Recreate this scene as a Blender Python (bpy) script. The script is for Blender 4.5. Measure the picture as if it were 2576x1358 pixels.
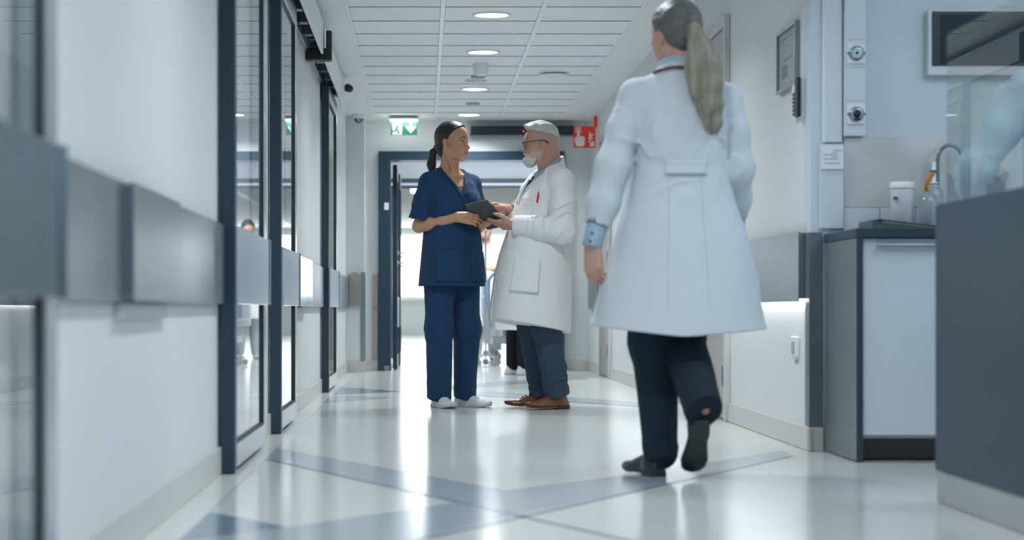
import bpy, bmesh, math, random
import numpy as np
from mathutils import Vector, Matrix
from mathutils.bvhtree import BVHTree

for _o in list(bpy.data.objects):
    bpy.data.objects.remove(_o)
C = bpy.context.scene.collection
SC = bpy.context.scene

# ------------------------------------------------------------------ camera
CAM_Z = 0.59
cam_d = bpy.data.cameras.new('camera')
cam = bpy.data.objects.new('camera', cam_d)
C.objects.link(cam)
cam.location = (0, 0, CAM_Z)
cam.rotation_euler = (math.pi / 2, 0, 0)
cam_d.sensor_width = 36.0
cam_d.lens = 5000.0 / 2576.0 * 36.0
cam_d.shift_x = 222.0 / 2576.0
cam_d.shift_y = 101.0 / 2576.0
cam_d.clip_end = 200
cam_d.dof.use_dof = True
cam_d.dof.focus_distance = 11.9
cam_d.dof.aperture_fstop = 2.6
SC.camera = cam

# ------------------------------------------------------------------ world, exposure
W = bpy.data.worlds.new('world')
SC.world = W
W.use_nodes = True
W.node_tree.nodes['Background'].inputs[0].default_value = (0.75, 0.86, 1.0, 1)
W.node_tree.nodes['Background'].inputs[1].default_value = 1.0
SC.view_settings.view_transform = 'Standard'
SC.view_settings.look = 'None'
SC.view_settings.gamma = 1.0
SC.view_settings.use_curve_mapping = False
SC.view_settings.exposure = 0.56
try:
    SC.cycles.use_denoising = True
    SC.cycles.sample_clamp_indirect = 6.0
    SC.cycles.max_bounces = 7
    SC.cycles.diffuse_bounces = 4
    SC.cycles.glossy_bounces = 3
    SC.cycles.transmission_bounces = 4
    SC.cycles.transparent_max_bounces = 8
    SC.cycles.caustics_reflective = False
    SC.cycles.caustics_refractive = False
    SC.cycles.use_adaptive_sampling = True
    SC.cycles.adaptive_threshold = 0.03
except Exception:
    pass
LAMP = 22.0          # radiance of the ceiling downlight faces
LAMP_W = 11.5        # watts of each downlight
WINDOW = 4.5        # radiance of daylight behind the far windows
PORTAL = 10.0        # radiance of the light panels in the far ward
LED = 12.0            # light strip under the wall rail
STATION = 5.5        # unseen panels added above the staff station for cool fill light
LAMP_COL = (0.89, 0.955, 1.0)

# ------------------------------------------------------------------ materials
MATS = {}

def mat(name, col, rough=0.5, metal=0.0, var=0.04, scale=6.0, bump=0.0, bscale=200.0, spec=0.5,
        stretch=(1, 1, 1), emit=None, estr=0.0, coat=0.0, sss=0.0, sheen=0.0, attr=None, aniso=0.0, trans=0.0):
    if name in MATS:
        return MATS[name]
    m = bpy.data.materials.new(name)
    m.use_nodes = True
    nt = m.node_tree
    b = nt.nodes['Principled BSDF']
    N = nt.nodes.new
    L = nt.links.new
    tc = N('ShaderNodeTexCoord')
    mp = N('ShaderNodeMapping')
    mp.inputs['Scale'].default_value = stretch
    L(tc.outputs['Object'], mp.inputs['Vector'])
    no = N('ShaderNodeTexNoise')
    no.inputs['Scale'].default_value = scale
    no.inputs['Detail'].default_value = 3.0
    L(mp.outputs['Vector'], no.inputs['Vector'])
    mx = N('ShaderNodeMix')
    mx.data_type = 'RGBA'
    lo = [max(0, c * (1 - var)) for c in col]
    hi = [min(1, c * (1 + var)) for c in col]
    if attr:
        at = N('ShaderNodeAttribute')
        at.attribute_name = attr
        mul = N('ShaderNodeMix')
        mul.data_type = 'RGBA'
        mul.blend_type = 'MULTIPLY'
        mul.inputs[0].default_value = 1.0
        mx.inputs[6].default_value = (1 - var, 1 - var, 1 - var, 1)
        mx.inputs[7].default_value = (1, 1, 1, 1)
        L(no.outputs['Fac'], mx.inputs[0])
        L(at.outputs['Color'], mul.inputs[6])
        L(mx.outputs[2], mul.inputs[7])
        L(mul.outputs[2], b.inputs['Base Color'])
    else:
        mx.inputs[6].default_value = (*lo, 1)
        mx.inputs[7].default_value = (*hi, 1)
        L(no.outputs['Fac'], mx.inputs[0])
        L(mx.outputs[2], b.inputs['Base Color'])
    b.inputs['Roughness'].default_value = rough
    b.inputs['Metallic'].default_value = metal
    b.inputs['Specular IOR Level'].default_value = spec
    b.inputs['Coat Weight'].default_value = coat
    b.inputs['Coat Roughness'].default_value = 0.08
    b.inputs['Anisotropic'].default_value = aniso
    b.inputs['Transmission Weight'].default_value = trans
    if sheen:
        b.inputs['Sheen Weight'].default_value = sheen
        b.inputs['Sheen Roughness'].default_value = 0.6
    if sss:
        b.inputs['Subsurface Weight'].default_value = sss
        b.inputs['Subsurface Radius'].default_value = (0.012, 0.005, 0.003)
        b.inputs['Subsurface Scale'].default_value = 1.0
    if bump:
        n2 = N('ShaderNodeTexNoise')
        n2.inputs['Scale'].default_value = bscale
        n2.inputs['Detail'].default_value = 2.0
        L(mp.outputs['Vector'], n2.inputs['Vector'])
        bp = N('ShaderNodeBump')
        bp.inputs['Strength'].default_value = bump
        bp.inputs['Distance'].default_value = 0.01
        L(n2.outputs['Fac'], bp.inputs['Height'])
        L(bp.outputs['Normal'], b.inputs['Normal'])
    if emit:
        b.inputs['Emission Color'].default_value = (*emit, 1)
        b.inputs['Emission Strength'].default_value = estr
    MATS[name] = m
    return m


def glass_mat(name, tint=(0.92, 0.96, 0.97), refl=1.0, ior=1.5, rough=0.0):
    """thin pane: clear straight through, mirror by Fresnel"""
    if name in MATS:
        return MATS[name]
    m = bpy.data.materials.new(name)
    m.use_nodes = True
    nt = m.node_tree
    nt.nodes.remove(nt.nodes['Principled BSDF'])
    N, L = nt.nodes.new, nt.links.new
    out = nt.nodes['Material Output']
    fr = N('ShaderNodeFresnel')
    fr.inputs['IOR'].default_value = ior
    tr = N('ShaderNodeBsdfTransparent')
    tr.inputs['Color'].default_value = (*tint, 1)
    gl = N('ShaderNodeBsdfGlossy')
    gl.inputs['Color'].default_value = (refl, refl, refl, 1)
    gl.inputs['Roughness'].default_value = rough
    ms = N('ShaderNodeMixShader')
    ge = N('ShaderNodeNewGeometry')
    inv = N('ShaderNodeMath'); inv.operation = 'SUBTRACT'; inv.inputs[0].default_value = 1.0
    L(ge.outputs['Backfacing'], inv.inputs[1])
    mu = N('ShaderNodeMath'); mu.operation = 'MULTIPLY'
    L(fr.outputs[0], mu.inputs[0]); L(inv.outputs[0], mu.inputs[1])
    L(mu.outputs[0], ms.inputs[0])
    L(tr.outputs[0], ms.inputs[1])
    L(gl.outputs[0], ms.inputs[2])
    L(ms.outputs[0], out.inputs['Surface'])
    MATS[name] = m
    return m


def emit_mat(name, col, strength):
    if name in MATS:
        return MATS[name]
    m = bpy.data.materials.new(name)
    m.use_nodes = True
    nt = m.node_tree
    nt.nodes.remove(nt.nodes['Principled BSDF'])
    e = nt.nodes.new('ShaderNodeEmission')
    e.inputs[0].default_value = (*col, 1)
    e.inputs[1].default_value = strength
    nt.links.new(e.outputs[0], nt.nodes['Material Output'].inputs['Surface'])
    MATS[name] = m
    return m


M_WALL = mat('wall paint', (0.72, 0.745, 0.75), 0.55, var=0.015, scale=3, bump=0.03, bscale=300)
M_WALLC = mat('station wall paint', (0.60, 0.68, 0.73), 0.5, var=0.015, scale=3, bump=0.02, bscale=300)
M_CEIL = mat('ceiling plaster', (0.86, 0.88, 0.89), 0.7, var=0.015, scale=3)
M_TILE = mat('ceiling tile board', (0.88, 0.91, 0.93), 0.8, var=0.02, scale=40, bump=0.02, bscale=500)
M_STRIP = mat('white enamel strip', (0.90, 0.92, 0.93), 0.4, var=0.01)
M_BASE = mat('beige vinyl skirting', (0.60, 0.59, 0.56), 0.35, var=0.03)
M_STEEL = mat('brushed steel', (0.29, 0.35, 0.385), 0.27, metal=0.9, var=0.18, scale=5, stretch=(1, 6, 0.05), bump=0.02, bscale=60)
M_STEELD = mat('dark brushed steel', (0.22, 0.26, 0.29), 0.3, metal=0.8, var=0.15, scale=4, stretch=(1, 4, 0.1))
M_FRAME = mat('slate blue door metal', (0.030, 0.058, 0.088), 0.35, metal=0.0, var=0.06, scale=4, spec=0.3)
M_FRAMESHEEN = mat('door face with painted sheen', (0.42, 0.47, 0.51), 0.24, metal=0.6, var=0.08, scale=6)  # slate door metal again, its bright grazing reflection put into a paler colour
M_GASKET = mat('black rubber gasket', (0.012, 0.016, 0.02), 0.5, var=0.1)
M_GLASS = glass_mat('door glass', (0.88, 0.92, 0.93), 0.92, 1.55)
M_SCREEN = glass_mat('counter screen glass', (0.93, 0.935, 0.91), 0.85, 1.5)
M_PICGL = glass_mat('picture glass', (0.96, 0.97, 0.97), 0.22, 1.5)
M_ACRYL = mat('ribbed clear acrylic', (0.62, 0.68, 0.73), 0.14, metal=0.35, var=0.06, scale=20, stretch=(1, 5, 0.2), coat=0.5)
M_WHITE = mat('white plastic', (0.82, 0.84, 0.85), 0.4, var=0.015)
M_WHITEG = mat('white lacquer', (0.64, 0.70, 0.75), 0.3, var=0.015)
M_GREY = mat('grey plastic', (0.42, 0.45, 0.47), 0.45, var=0.03)
M_BLACK = mat('black plastic', (0.012, 0.014, 0.017), 0.4, var=0.1)
M_DARK = mat('dark display glass', (0.014, 0.024, 0.032), 0.12, var=0.1)
M_COUNTER = mat('slate laminate', (0.031, 0.060, 0.084), 0.45, var=0.05, scale=30, spec=0.3)
M_CABSIDE = mat('grey laminate side', (0.14, 0.16, 0.17), 0.35, var=0.05, scale=30)
M_DOORW = mat('pale taupe wood laminate', (0.44, 0.41, 0.39), 0.42, var=0.08, scale=9, stretch=(14, 14, 0.5))
M_DOORF = mat('grey door frame enamel', (0.56, 0.56, 0.56), 0.4, var=0.02)
M_LAMP = emit_mat('downlight glow', LAMP_COL, LAMP)
M_RED = mat('glowing red sign enamel', (0.62, 0.035, 0.025), 0.4, var=0.04, emit=(0.62, 0.03, 0.02), estr=0.12)  # unlit panel, given a faint glow in its own colour
M_SIGNW = mat('white sign print', (0.86, 0.84, 0.80), 0.5, var=0.02)
M_GREEN = mat('green sign film', (0.05, 0.26, 0.15), 0.4, var=0.05, emit=(0.10, 0.42, 0.26), estr=0.18)
M_GREENW = mat('lit white sign film', (0.85, 0.9, 0.9), 0.4, var=0.02, emit=(0.8, 0.9, 0.88), estr=0.30)
M_BLUE = mat('blue mattress vinyl', (0.06, 0.30, 0.66), 0.45, var=0.08)
M_BEDM = mat('bed enamel', (0.55, 0.60, 0.63), 0.35, var=0.03)
M_FLOOR = mat('pale vinyl floor', (0.69, 0.70, 0.675), 0.17, var=0.02, scale=1.5, bump=0.01, bscale=4, spec=0.6)
M_INLAY = mat('grey blue vinyl inlay', (0.40, 0.46, 0.51), 0.17, var=0.03, scale=1.5, spec=0.6)
M_INLAYD = mat('blue vinyl inlay', (0.17, 0.26, 0.34), 0.17, var=0.03, scale=1.5, spec=0.6)
M_INLAYL = mat('dark vinyl joint', (0.17, 0.24, 0.31), 0.2, var=0.03)
M_BORDER = mat('light border vinyl', (0.72, 0.73, 0.70), 0.2, var=0.02, spec=0.6)

# ------------------------------------------------------------------ object helpers
WLOC = {}

def tag(o, label=None, cat=None, group=None, kind=None):
    if label: o['label'] = label
    if cat: o['category'] = cat
    if group: o['group'] = group
    if kind: o['kind'] = kind
    return o


def root(name, loc, label=None, cat=None, group=None, kind=None):
    o = bpy.data.objects.new(name, None)
    o.empty_display_size = 0.1
    C.objects.link(o)
    o.location = loc
    WLOC[o] = Vector(loc)
    return tag(o, label, cat, group, kind)


class G:
    """collects geometry in world coordinates and links it as one mesh object"""
    def __init__(s):
        s.v = []; s.f = []; s.sm = []

    def add(s, vs, fs, smooth=False):
        n = len(s.v)
        s.v += [tuple(p) for p in vs]
        s.f += [tuple(i + n for i in f) for f in fs]
        s.sm += [smooth] * len(fs)
        return s

    def box(s, x0, x1, y0, y1, z0, z1, bev=0.0, seg=2):
        if bev <= 0:
            vs = [(x, y, z) for z in (z0, z1) for y in (y0, y1) for x in (x0, x1)]
            fs = [(0, 2, 3, 1), (4, 5, 7, 6), (0, 1, 5, 4), (2, 6, 7, 3), (0, 4, 6, 2), (1, 3, 7, 5)]
            return s.add(vs, fs)
        bm = bmesh.new()
        bmesh.ops.create_cube(bm, size=1)
        for v in bm.verts:
            v.co = Vector(((x0 + x1) / 2 + v.co.x * (x1 - x0), (y0 + y1) / 2 + v.co.y * (y1 - y0), (z0 + z1) / 2 + v.co.z * (z1 - z0)))
        bmesh.ops.bevel(bm, geom=bm.edges[:], offset=bev, segments=seg, affect='EDGES', profile=0.5)
        return s.frombm(bm)

    def frombm(s, bm, smooth=False):
        bm.verts.index_update()
        s.add([v.co[:] for v in bm.verts], [[v.index for v in f.verts] for f in bm.faces], smooth)
        bm.free()
        return s

    def cyl(s, p, q, r, r2=None, n=24, cap=True, smooth=True):
        p, q = Vector(p), Vector(q)
        r2 = r if r2 is None else r2
        d = (q - p).normalized()
        u = d.orthogonal().normalized(); w = d.cross(u)
        vs, fs = [], []
        for c, rr in ((p, r), (q, r2)):
            for i in range(n):
                a = 2 * math.pi * i / n
                vs.append(c + u * (rr * math.cos(a)) + w * (rr * math.sin(a)))
        for i in range(n):
            j = (i + 1) % n
            fs.append((i, j, n + j, n + i))
        s.add(vs, fs, smooth)
        if cap:
            s.add(vs[:n], [tuple(range(n))[::-1]]); s.add(vs[n:], [tuple(range(n))])
        return s

    def tube(s, pts, r, n=10, cap=True):
        pts = [Vector(p) for p in pts]
        rs = r if isinstance(r, (list, tuple)) else [r] * len(pts)
        vs, fs = [], []
        t0 = (pts[1] - pts[0]).normalized()
        u = t0.orthogonal().normalized()
        for i, p in enumerate(pts):
            t = (pts[min(i + 1, len(pts) - 1)] - pts[max(i - 1, 0)]).normalized()
            u = (u - t * u.dot(t)).normalized()
            w = t.cross(u)
            for k in range(n):
                a = 2 * math.pi * k / n
                vs.append(p + u * (rs[i] * math.cos(a)) + w * (rs[i] * math.sin(a)))
        for i in range(len(pts) - 1):
            for k in range(n):
                j = (k + 1) % n
                fs.append((i * n + k, i * n + j, (i + 1) * n + j, (i + 1) * n + k))
        s.add(vs, fs, True)
        if cap:
            s.add(vs[:n], [tuple(range(n))[::-1]]); s.add(vs[-n:], [tuple(range(n))])
        return s

    def lathe(s, c, prof, axis=(0, 0, 1), n=32, smooth=True):
        c = Vector(c); d = Vector(axis).normalized()
        u = d.orthogonal().normalized(); w = d.cross(u)
        vs, fs = [], []
        for (r, z) in prof:
            for i in range(n):
                a = 2 * math.pi * i / n
                vs.append(c + d * z + u * (r * math.cos(a)) + w * (r * math.sin(a)))
        for k in range(len(prof) - 1):
            for i in range(n):
                j = (i + 1) % n
                fs.append((k * n + i, k * n + j, (k + 1) * n + j, (k + 1) * n + i))
        s.add(vs, fs, smooth)
        if prof[0][0] > 1e-5: s.add(vs[:n], [tuple(range(n))[::-1]])
        if prof[-1][0] > 1e-5: s.add(vs[-n:], [tuple(range(n))])
        return s

    def prism(s, poly, ext):
        """planar polygon of 3-D points pushed along ext"""
        a = [Vector(p) for p in poly]; e = Vector(ext)
        n = len(a)
        vs = a + [p + e for p in a]
        fs = [tuple(range(n))[::-1], tuple(range(n, 2 * n))] + [(i, (i + 1) % n, n + (i + 1) % n, n + i) for i in range(n)]
        return s.add(vs, fs)

    def obj(s, name, m, parent=None, label=None, cat=None, group=None, kind=None, origin=None):
        vs = np.array(s.v, dtype=float)
        if parent is not None:
            o0 = WLOC[parent]
            base = origin if origin is not None else o0
        elif origin is not None:
            base = Vector(origin)
        else:
            lo, hi = vs.min(0), vs.max(0)
            base = Vector(((lo[0] + hi[0]) / 2, (lo[1] + hi[1]) / 2, lo[2]))
        base = Vector(base)
        me = bpy.data.meshes.new(name)
        me.from_pydata([tuple(v) for v in (vs - np.array(base[:]))], [], s.f)
        me.polygons.foreach_set('use_smooth', s.sm)
        bm = bmesh.new(); bm.from_mesh(me)
        bmesh.ops.recalc_face_normals(bm, faces=bm.faces[:])
        bm.to_mesh(me); bm.free()
        me.materials.append(m)
        o = bpy.data.objects.new(name, me)
        C.objects.link(o)
        if parent is not None:
            o.parent = parent
            o.location = base - WLOC[parent]
        else:
            o.location = base
        WLOC[o] = base
        return tag(o, label, cat, group, kind)


def B(x0, x1, y0, y1, z0, z1, bev=0.0):
    return G().box(x0, x1, y0, y1, z0, z1, bev)


def struct(name, g, m, parent=None):
    return g.obj(name, m, parent, kind=None if parent else 'structure')
# ================================================================== THE SETTING
XL, XR, ZC = -0.74, 1.62, 2.45       # corridor side walls and ceiling
YB, YF = -4.0, 19.4                  # wall behind the camera, wall with the portal

# floor -------------------------------------------------------------
floor = struct('floor', B(-4, 6, YB - 0.2, 47, -0.12, 0.0), M_FLOOR)

def inlay(name, pts, m, h=0.0008):
    G().prism([(x, y, 0.0) for x, y in pts], (0, 0, h)).obj(name, m, floor)

inlay('border_strip', [(XL, YB), (-0.626, YB), (-0.626, 18.8), (XL, 18.8)], M_BORDER, 0.0005)
inlay('joint_line', [(-0.629, YB), (-0.623, YB), (-0.623, 18.8), (-0.629, 18.8)], M_INLAY, 0.0006)
inlay('inlay_band', [(-0.623, 7.87), (-0.623, 8.48), (0.26, 6.53), (0.10, 6.10)], M_INLAY)
inlay('inlay_band', [(-0.623, 5.05), (-0.359, 5.42), (0.043, 6.01), (0.26, 6.5), (0.631, 6.98), (1.508, 8.33),
                     (1.485, 8.04), (0.841, 6.78), (0.258, 5.717), (0.018, 5.19), (-0.2, 4.7), (-0.623, 3.9)], M_INLAY, 0.0009)
inlay('inlay_triangle', [(-0.623, 5.807), (-0.3635, 5.393), (-0.623, 5.05)], M_INLAYD)

def joint(p, q, w, z=0.0012):
    p, q = Vector((*p, 0)), Vector((*q, 0))
    n = Vector((-(q - p).y, (q - p).x, 0)).normalized() * (w / 2)
    G().prism([p - n, q - n, q + n, p + n], (0, 0, z)).obj('joint_line', M_INLAYL, floor)

joint((-0.62, 7.86), (0.85, 4.3), 0.022)
joint((-0.35, 4.43), (1.485, 8.03), 0.022)
inlay('inlay_triangle', [(-0.64, 15.28), (-0.13, 14.4), (-0.64, 13.85)], M_INLAYD)
inlay('inlay_triangle', [(-0.64, 13.84), (-0.203, 13.35), (-0.64, 12.55)], M_INLAY)
inlay('inlay_band', [(0.22, 14.35), (0.39, 13.75), (1.3, 12.15), (1.45, 12.55), (0.55, 14.35)], M_INLAY)
inlay('inlay_band', [(0.2, 14.9), (0.95, 16.15), (1.4, 16.9), (1.4, 17.6), (0.85, 16.75), (0.1, 15.5)], M_INLAY)
joint((0.36, 13.78), (1.38, 12.05), 0.03)

# ceiling -----------------------------------------------------------
M_SLAB = mat('ceiling void', (0.30, 0.32, 0.33), 0.8, var=0.02)
ceiling = struct('ceiling', B(-1.0, 6, YB - 0.2, 19.45, ZC + 0.008, ZC + 0.15), M_SLAB)
B(XL - 0.05, -0.478, YB, 19.42, ZC - 0.012, ZC + 0.008).obj('plaster_border', M_CEIL, ceiling)
B(1.348, 5.6, YB, 19.42, ZC - 0.012, ZC + 0.008).obj('plaster_border', M_CEIL, ceiling)
B(-0.478, 1.348, 19.30, 19.42, ZC - 0.012, ZC + 0.008).obj('plaster_border', M_CEIL, ceiling)
COLS = [(-0.462, 0.103), (0.133, 0.722), (0.752, 1.334)]
TY0, TDY = 12.19, 0.592
for xs in (-0.470, 0.118, 0.737, 1.341):
    w = 0.014 if xs in (0.118, 0.737) else 0.008
    B(xs - w, xs + w, YB, 19.30, ZC - 0.005, ZC + 0.007, 0.001).obj('grid_strip', M_STRIP, ceiling)
tile_me = {}
M_CROSS = mat('grey cross strip', (0.34, 0.37, 0.39), 0.6, var=0.02)
cross = None
for k in range(-27, 12):
    y0 = TY0 + k * TDY
    if cross is None:
        cross = B(-0.461, 1.333, y0 - 0.0055, y0 + 0.0055, ZC - 0.0035, ZC + 0.0075).obj('cross_strip', M_CROSS, ceiling, origin=(0.436, y0, ZC))
    else:
        o = cross.copy(); C.objects.link(o); o.parent = ceiling; o.location = Vector((0.436, y0, ZC)) - WLOC[ceiling]
    for ci, (xa, xb) in enumerate(COLS):
        cx, cy = (xa + xb) / 2, y0 + TDY / 2
        if ci not in tile_me:
            o = B(xa, xb, y0 + 0.006, y0 + TDY - 0.006, ZC, ZC + 0.0075, 0.003).obj('ceiling_tile', M_TILE, ceiling, origin=(cx, cy, ZC))
            tile_me[ci] = o
        else:
            o = tile_me[ci].copy(); C.objects.link(o); o.parent = ceiling
            o.location = Vector((cx, cy, ZC)) - WLOC[ceiling]

# walls -------------------------------------------------------------
struct('wall_left', B(XL - 0.12, XL, YB, 18.9, 0, ZC), M_WALL)
struct('wall_pier', B(XL - 0.12, -0.565, 18.9, 19.4, 0, ZC), M_WALL)
struct('wall_back', B(-1.0, 5.2, YB - 0.12, YB, 0, ZC), M_WALL)
struct('wall_right', B(XR, XR + 0.14, 8.46, 19.4, 0, ZC), M_WALL)
struct('wall_station', B(XR, 5.2, 8.32, 8.46, 0, ZC), M_WALLC)
struct('wall_station_side', B(5.0, 5.12, YB, 8.32, 0, ZC), M_WALLC)
g = B(XL - 0.1, -0.44, YF, YF + 0.14, 0, ZC)
g.box(1.37, XR + 0.1, YF, YF + 0.14, 0, ZC)
g.box(-0.44, 1.37, YF, YF + 0.14, 2.135, ZC)
struct('wall_far', g, M_WALL)

bb = lambda name, *a: struct(name, B(*a, 0.003), M_BASE)
bb('baseboard_left', XL, XL + 0.014, YB, 18.89, 0.001, 0.10)
bb('baseboard_pier', XL, -0.553, 18.886, 18.9, 0.001, 0.10)
bb('baseboard_far_left', -0.565, -0.445, YF - 0.014, YF, 0.001, 0.10)
bb('baseboard_right', XR - 0.014, XR, 8.30, 10.50, 0.001, 0.10)
bb('baseboard_right_middle', XR - 0.014, XR, 11.66, 17.12, 0.001, 0.10)
bb('baseboard_right_far', XR - 0.014, XR, 18.08, 19.39, 0.001, 0.10)
bb('baseboard_far_right', 1.372, XR - 0.015, YF - 0.014, YF, 0.001, 0.10)
bb('baseboard_corner', XR - 0.014, 1.672, 8.306, 8.32, 0.001, 0.10)

# portal to the ward --------------------------------------------------
pf = root('trim_1', (0.46, YF, 0), kind='structure')
B(-0.442, -0.322, YF - 0.06, YF + 0.22, 0.002, 2.05, 0.004).obj('jamb', M_FRAME, pf)
B(1.25, 1.37, YF - 0.06, YF + 0.22, 0.002, 2.05, 0.004).obj('jamb', M_FRAME, pf)
B(-0.442, 1.37, YF - 0.06, YF + 0.22, 2.05, 2.137, 0.004).obj('lintel', M_FRAME, pf)
B(-0.385, -0.340, YF - 0.066, YF - 0.058, 1.565, 1.635, 0.002).obj('lock_magnet', M_WHITE, pf)
B(-0.385, -0.335, YF - 0.07, YF - 0.05, 0.003, 0.05, 0.002).obj('floor_catch', M_STEEL, pf)

def open_leaf(n, x, y0, y1, ztop, label):
    r = root('door_%d' % n, (x, (y0 + y1) / 2, 0), kind='structure')
    B(x - 0.022, x + 0.022, y0, y0 + 0.10, 0.01, ztop, 0.003).obj('stile', M_FRAME, r)
    B(x - 0.022, x + 0.022, y1 - 0.10, y1, 0.01, ztop, 0.003).obj('stile', M_FRAME, r)
    B(x - 0.022, x + 0.022, y0 + 0.10, y1 - 0.10, 0.01, 0.14, 0.003).obj('bottom_rail', M_FRAME, r)
    B(x - 0.022, x + 0.022, y0 + 0.10, y1 - 0.10, ztop - 0.12, ztop, 0.003).obj('top_rail', M_FRAME, r)
    B(x - 0.003, x + 0.003, y0 + 0.10, y1 - 0.10, 0.14, ztop - 0.12).obj('pane', M_GLASS, r)
    B(x + 0.022, x + 0.030, y0 + 0.02, y1 - 0.02, 0.42, 0.72, 0.002).obj('kick_plate', M_ACRYL, r)
    for z in (1.06, 1.16):
        h = G().tube([(x + 0.02, y0 + 0.16, z), (x + 0.075, y0 + 0.16, z), (x + 0.085, y0 + 0.17, z), (x + 0.085, y0 + 0.30, z)], 0.009)
        h.lathe((x + 0.022, y0 + 0.16, z), [(0.024, 0), (0.024, 0.007), (0.018, 0.009)], (1, 0, 0), 20)
        h.obj('handle', M_STEELD, r)

open_leaf(6, -0.285, 19.70, 20.75, 2.03, '')
open_leaf(7, -0.270, 21.0, 22.05, 2.03, '')

# vestibule and ward beyond -------------------------------------------
struct('wall_vestibule_left', B(-0.56, -0.44, 19.54, 24.4, 0, ZC), M_WALL)
struct('wall_vestibule_right', B(2.10, 2.22, 19.54, 24.4, 0, ZC), M_WALL)
struct('wall_vestibule_near', B(1.72, 2.22, 19.42, 19.54, 0, ZC), M_WALL)
g = B(-0.56, 2.22, 24.4, 24.52, 2.20, ZC + 0.3); g.box(-3, -0.42, 24.4, 24.52, 0, ZC + 0.3); g.box(2.05, 5, 24.4, 24.52, 0, ZC + 0.3)
struct('wall_ward', g, M_WALL)
struct('ceiling_vestibule', B(-0.6, 2.3, 19.45, 24.4, ZC, ZC + 0.1), M_CEIL)
pf = root('trim_2', (0.8, 24.36, 0), kind='structure')
B(-0.44, 2.07, 24.30, 24.42, 2.145, 2.20, 0.003).obj('header_rail', M_FRAME, pf)
B(-0.44, 2.07, 24.32, 24.42, 2.115, 2.145, 0.003).obj('header_light', M_WHITE, pf)
B(-0.44, 2.07, 24.30, 24.42, 2.075, 2.115, 0.003).obj('header_track', M_FRAME, pf)
B(-0.44, -0.38, 24.30, 24.5, 0.002, 2.075, 0.003).obj('jamb', M_FRAME, pf)
B(2.01, 2.07, 24.30, 24.5, 0.002, 2.075, 0.003).obj('jamb', M_FRAME, pf)

struct('ceiling_ward', B(-3, 5, 24.52, 46.2, ZC + 0.05, ZC + 0.15), M_CEIL)
struct('wall_ward_left', B(-3.12, -3, 24.5, 46, 0, ZC + 0.1), M_WALL)
struct('wall_ward_right', B(5, 5.12, 24.5, 46, 0, ZC + 0.1), M_WALL)
g = B(-3, 5, 46, 46.15, 0, 0.86); g.box(-3, 5, 46, 46.15, 2.36, ZC + 0.1)
for xa, xb in ((-3, -2.6), (-1.1, -0.9), (0.6, 0.8), (2.3, 2.5), (4.0, 5)):
    g.box(xa, xb, 46, 46.15, 0.86, 2.36)
struct('wall_ward_end', g, M_WALL)
M_SKYWIN = emit_mat('daylit window glass', (0.92, 0.97, 1.0), WINDOW)
for i, (xa, xb) in enumerate(((-2.6, -1.1), (-0.9, 0.6), (0.8, 2.3), (2.5, 4.0))):
    r = root('window_%d' % (i + 1), ((xa + xb) / 2, 46.05, 0.86), kind='structure')
    B(xa, xb, 46.06, 46.08, 0.86, 2.36).obj('pane', M_SKYWIN, r)
    g = B(xa, xb, 45.98, 46.05, 0.86, 0.92); g.box(xa, xb, 45.98, 46.05, 2.31, 2.36)
    g.box(xa, xa + 0.05, 45.98, 46.05, 0.92, 2.31); g.box(xb - 0.05, xb, 45.98, 46.05, 0.92, 2.31)
    g.box((xa + xb) / 2 - 0.03, (xa + xb) / 2 + 0.03, 45.98, 46.05, 0.92, 2.31)
    g.obj('window_frame', M_WHITE, r)
    B(xa - 0.03, xb + 0.03, 45.90, 46.0, 0.82, 0.86, 0.004).obj('window_sill', M_WHITE, r)

M_PANEL = emit_mat('ward light panel glow', (0.95, 0.98, 1.0), PORTAL)
def ceiling_panel(xa, xb, ya, yb, z, label, m, grp=None):
    r = root('ceiling_light_panel', ((xa + xb) / 2, (ya + yb) / 2, z - 0.03), label, 'ceiling light', grp)
    g = B(xa - 0.02, xb + 0.02, ya - 0.02, ya, z - 0.03, z); g.box(xa - 0.02, xb + 0.02, yb, yb + 0.02, z - 0.03, z)
    g.box(xa - 0.02, xa, ya, yb, z - 0.03, z); g.box(xb, xb + 0.02, ya, yb, z - 0.03, z)
    g.obj('frame', M_WHITE, r)
    B(xa, xb, ya, yb, z - 0.02, z - 0.012).obj('diffuser', m, r)
for k, (y, w) in enumerate(((27, 'nearest the ward doorway'), (31, 'second from the ward doorway'), (36, 'third from the ward doorway'), (41, 'nearest the ward windows'))):
    ceiling_panel(-0.2, 0.1, y - 0.9, y + 0.9, ZC + 0.05, 'long white ceiling light in the bright ward, ' + w, M_PANEL, 'ward ceiling lights')
ceiling_panel(0.1, 1.5, 22.2, 23.0, ZC, 'added wide ceiling panel over the hospital bed beyond the portal', emit_mat('added bed panel glow', (0.95, 0.98, 1.0), PORTAL * 2.2))  # panel added to brighten the wall above the ward doorway
for k, x in enumerate((1.6, 3.2)):
    B(x - 0.03, x + 0.03, 24.6, 45.9, ZC + 0.03, ZC + 0.05).obj('grid_strip', M_STRIP, bpy.data.objects['ceiling_ward'])

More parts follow.
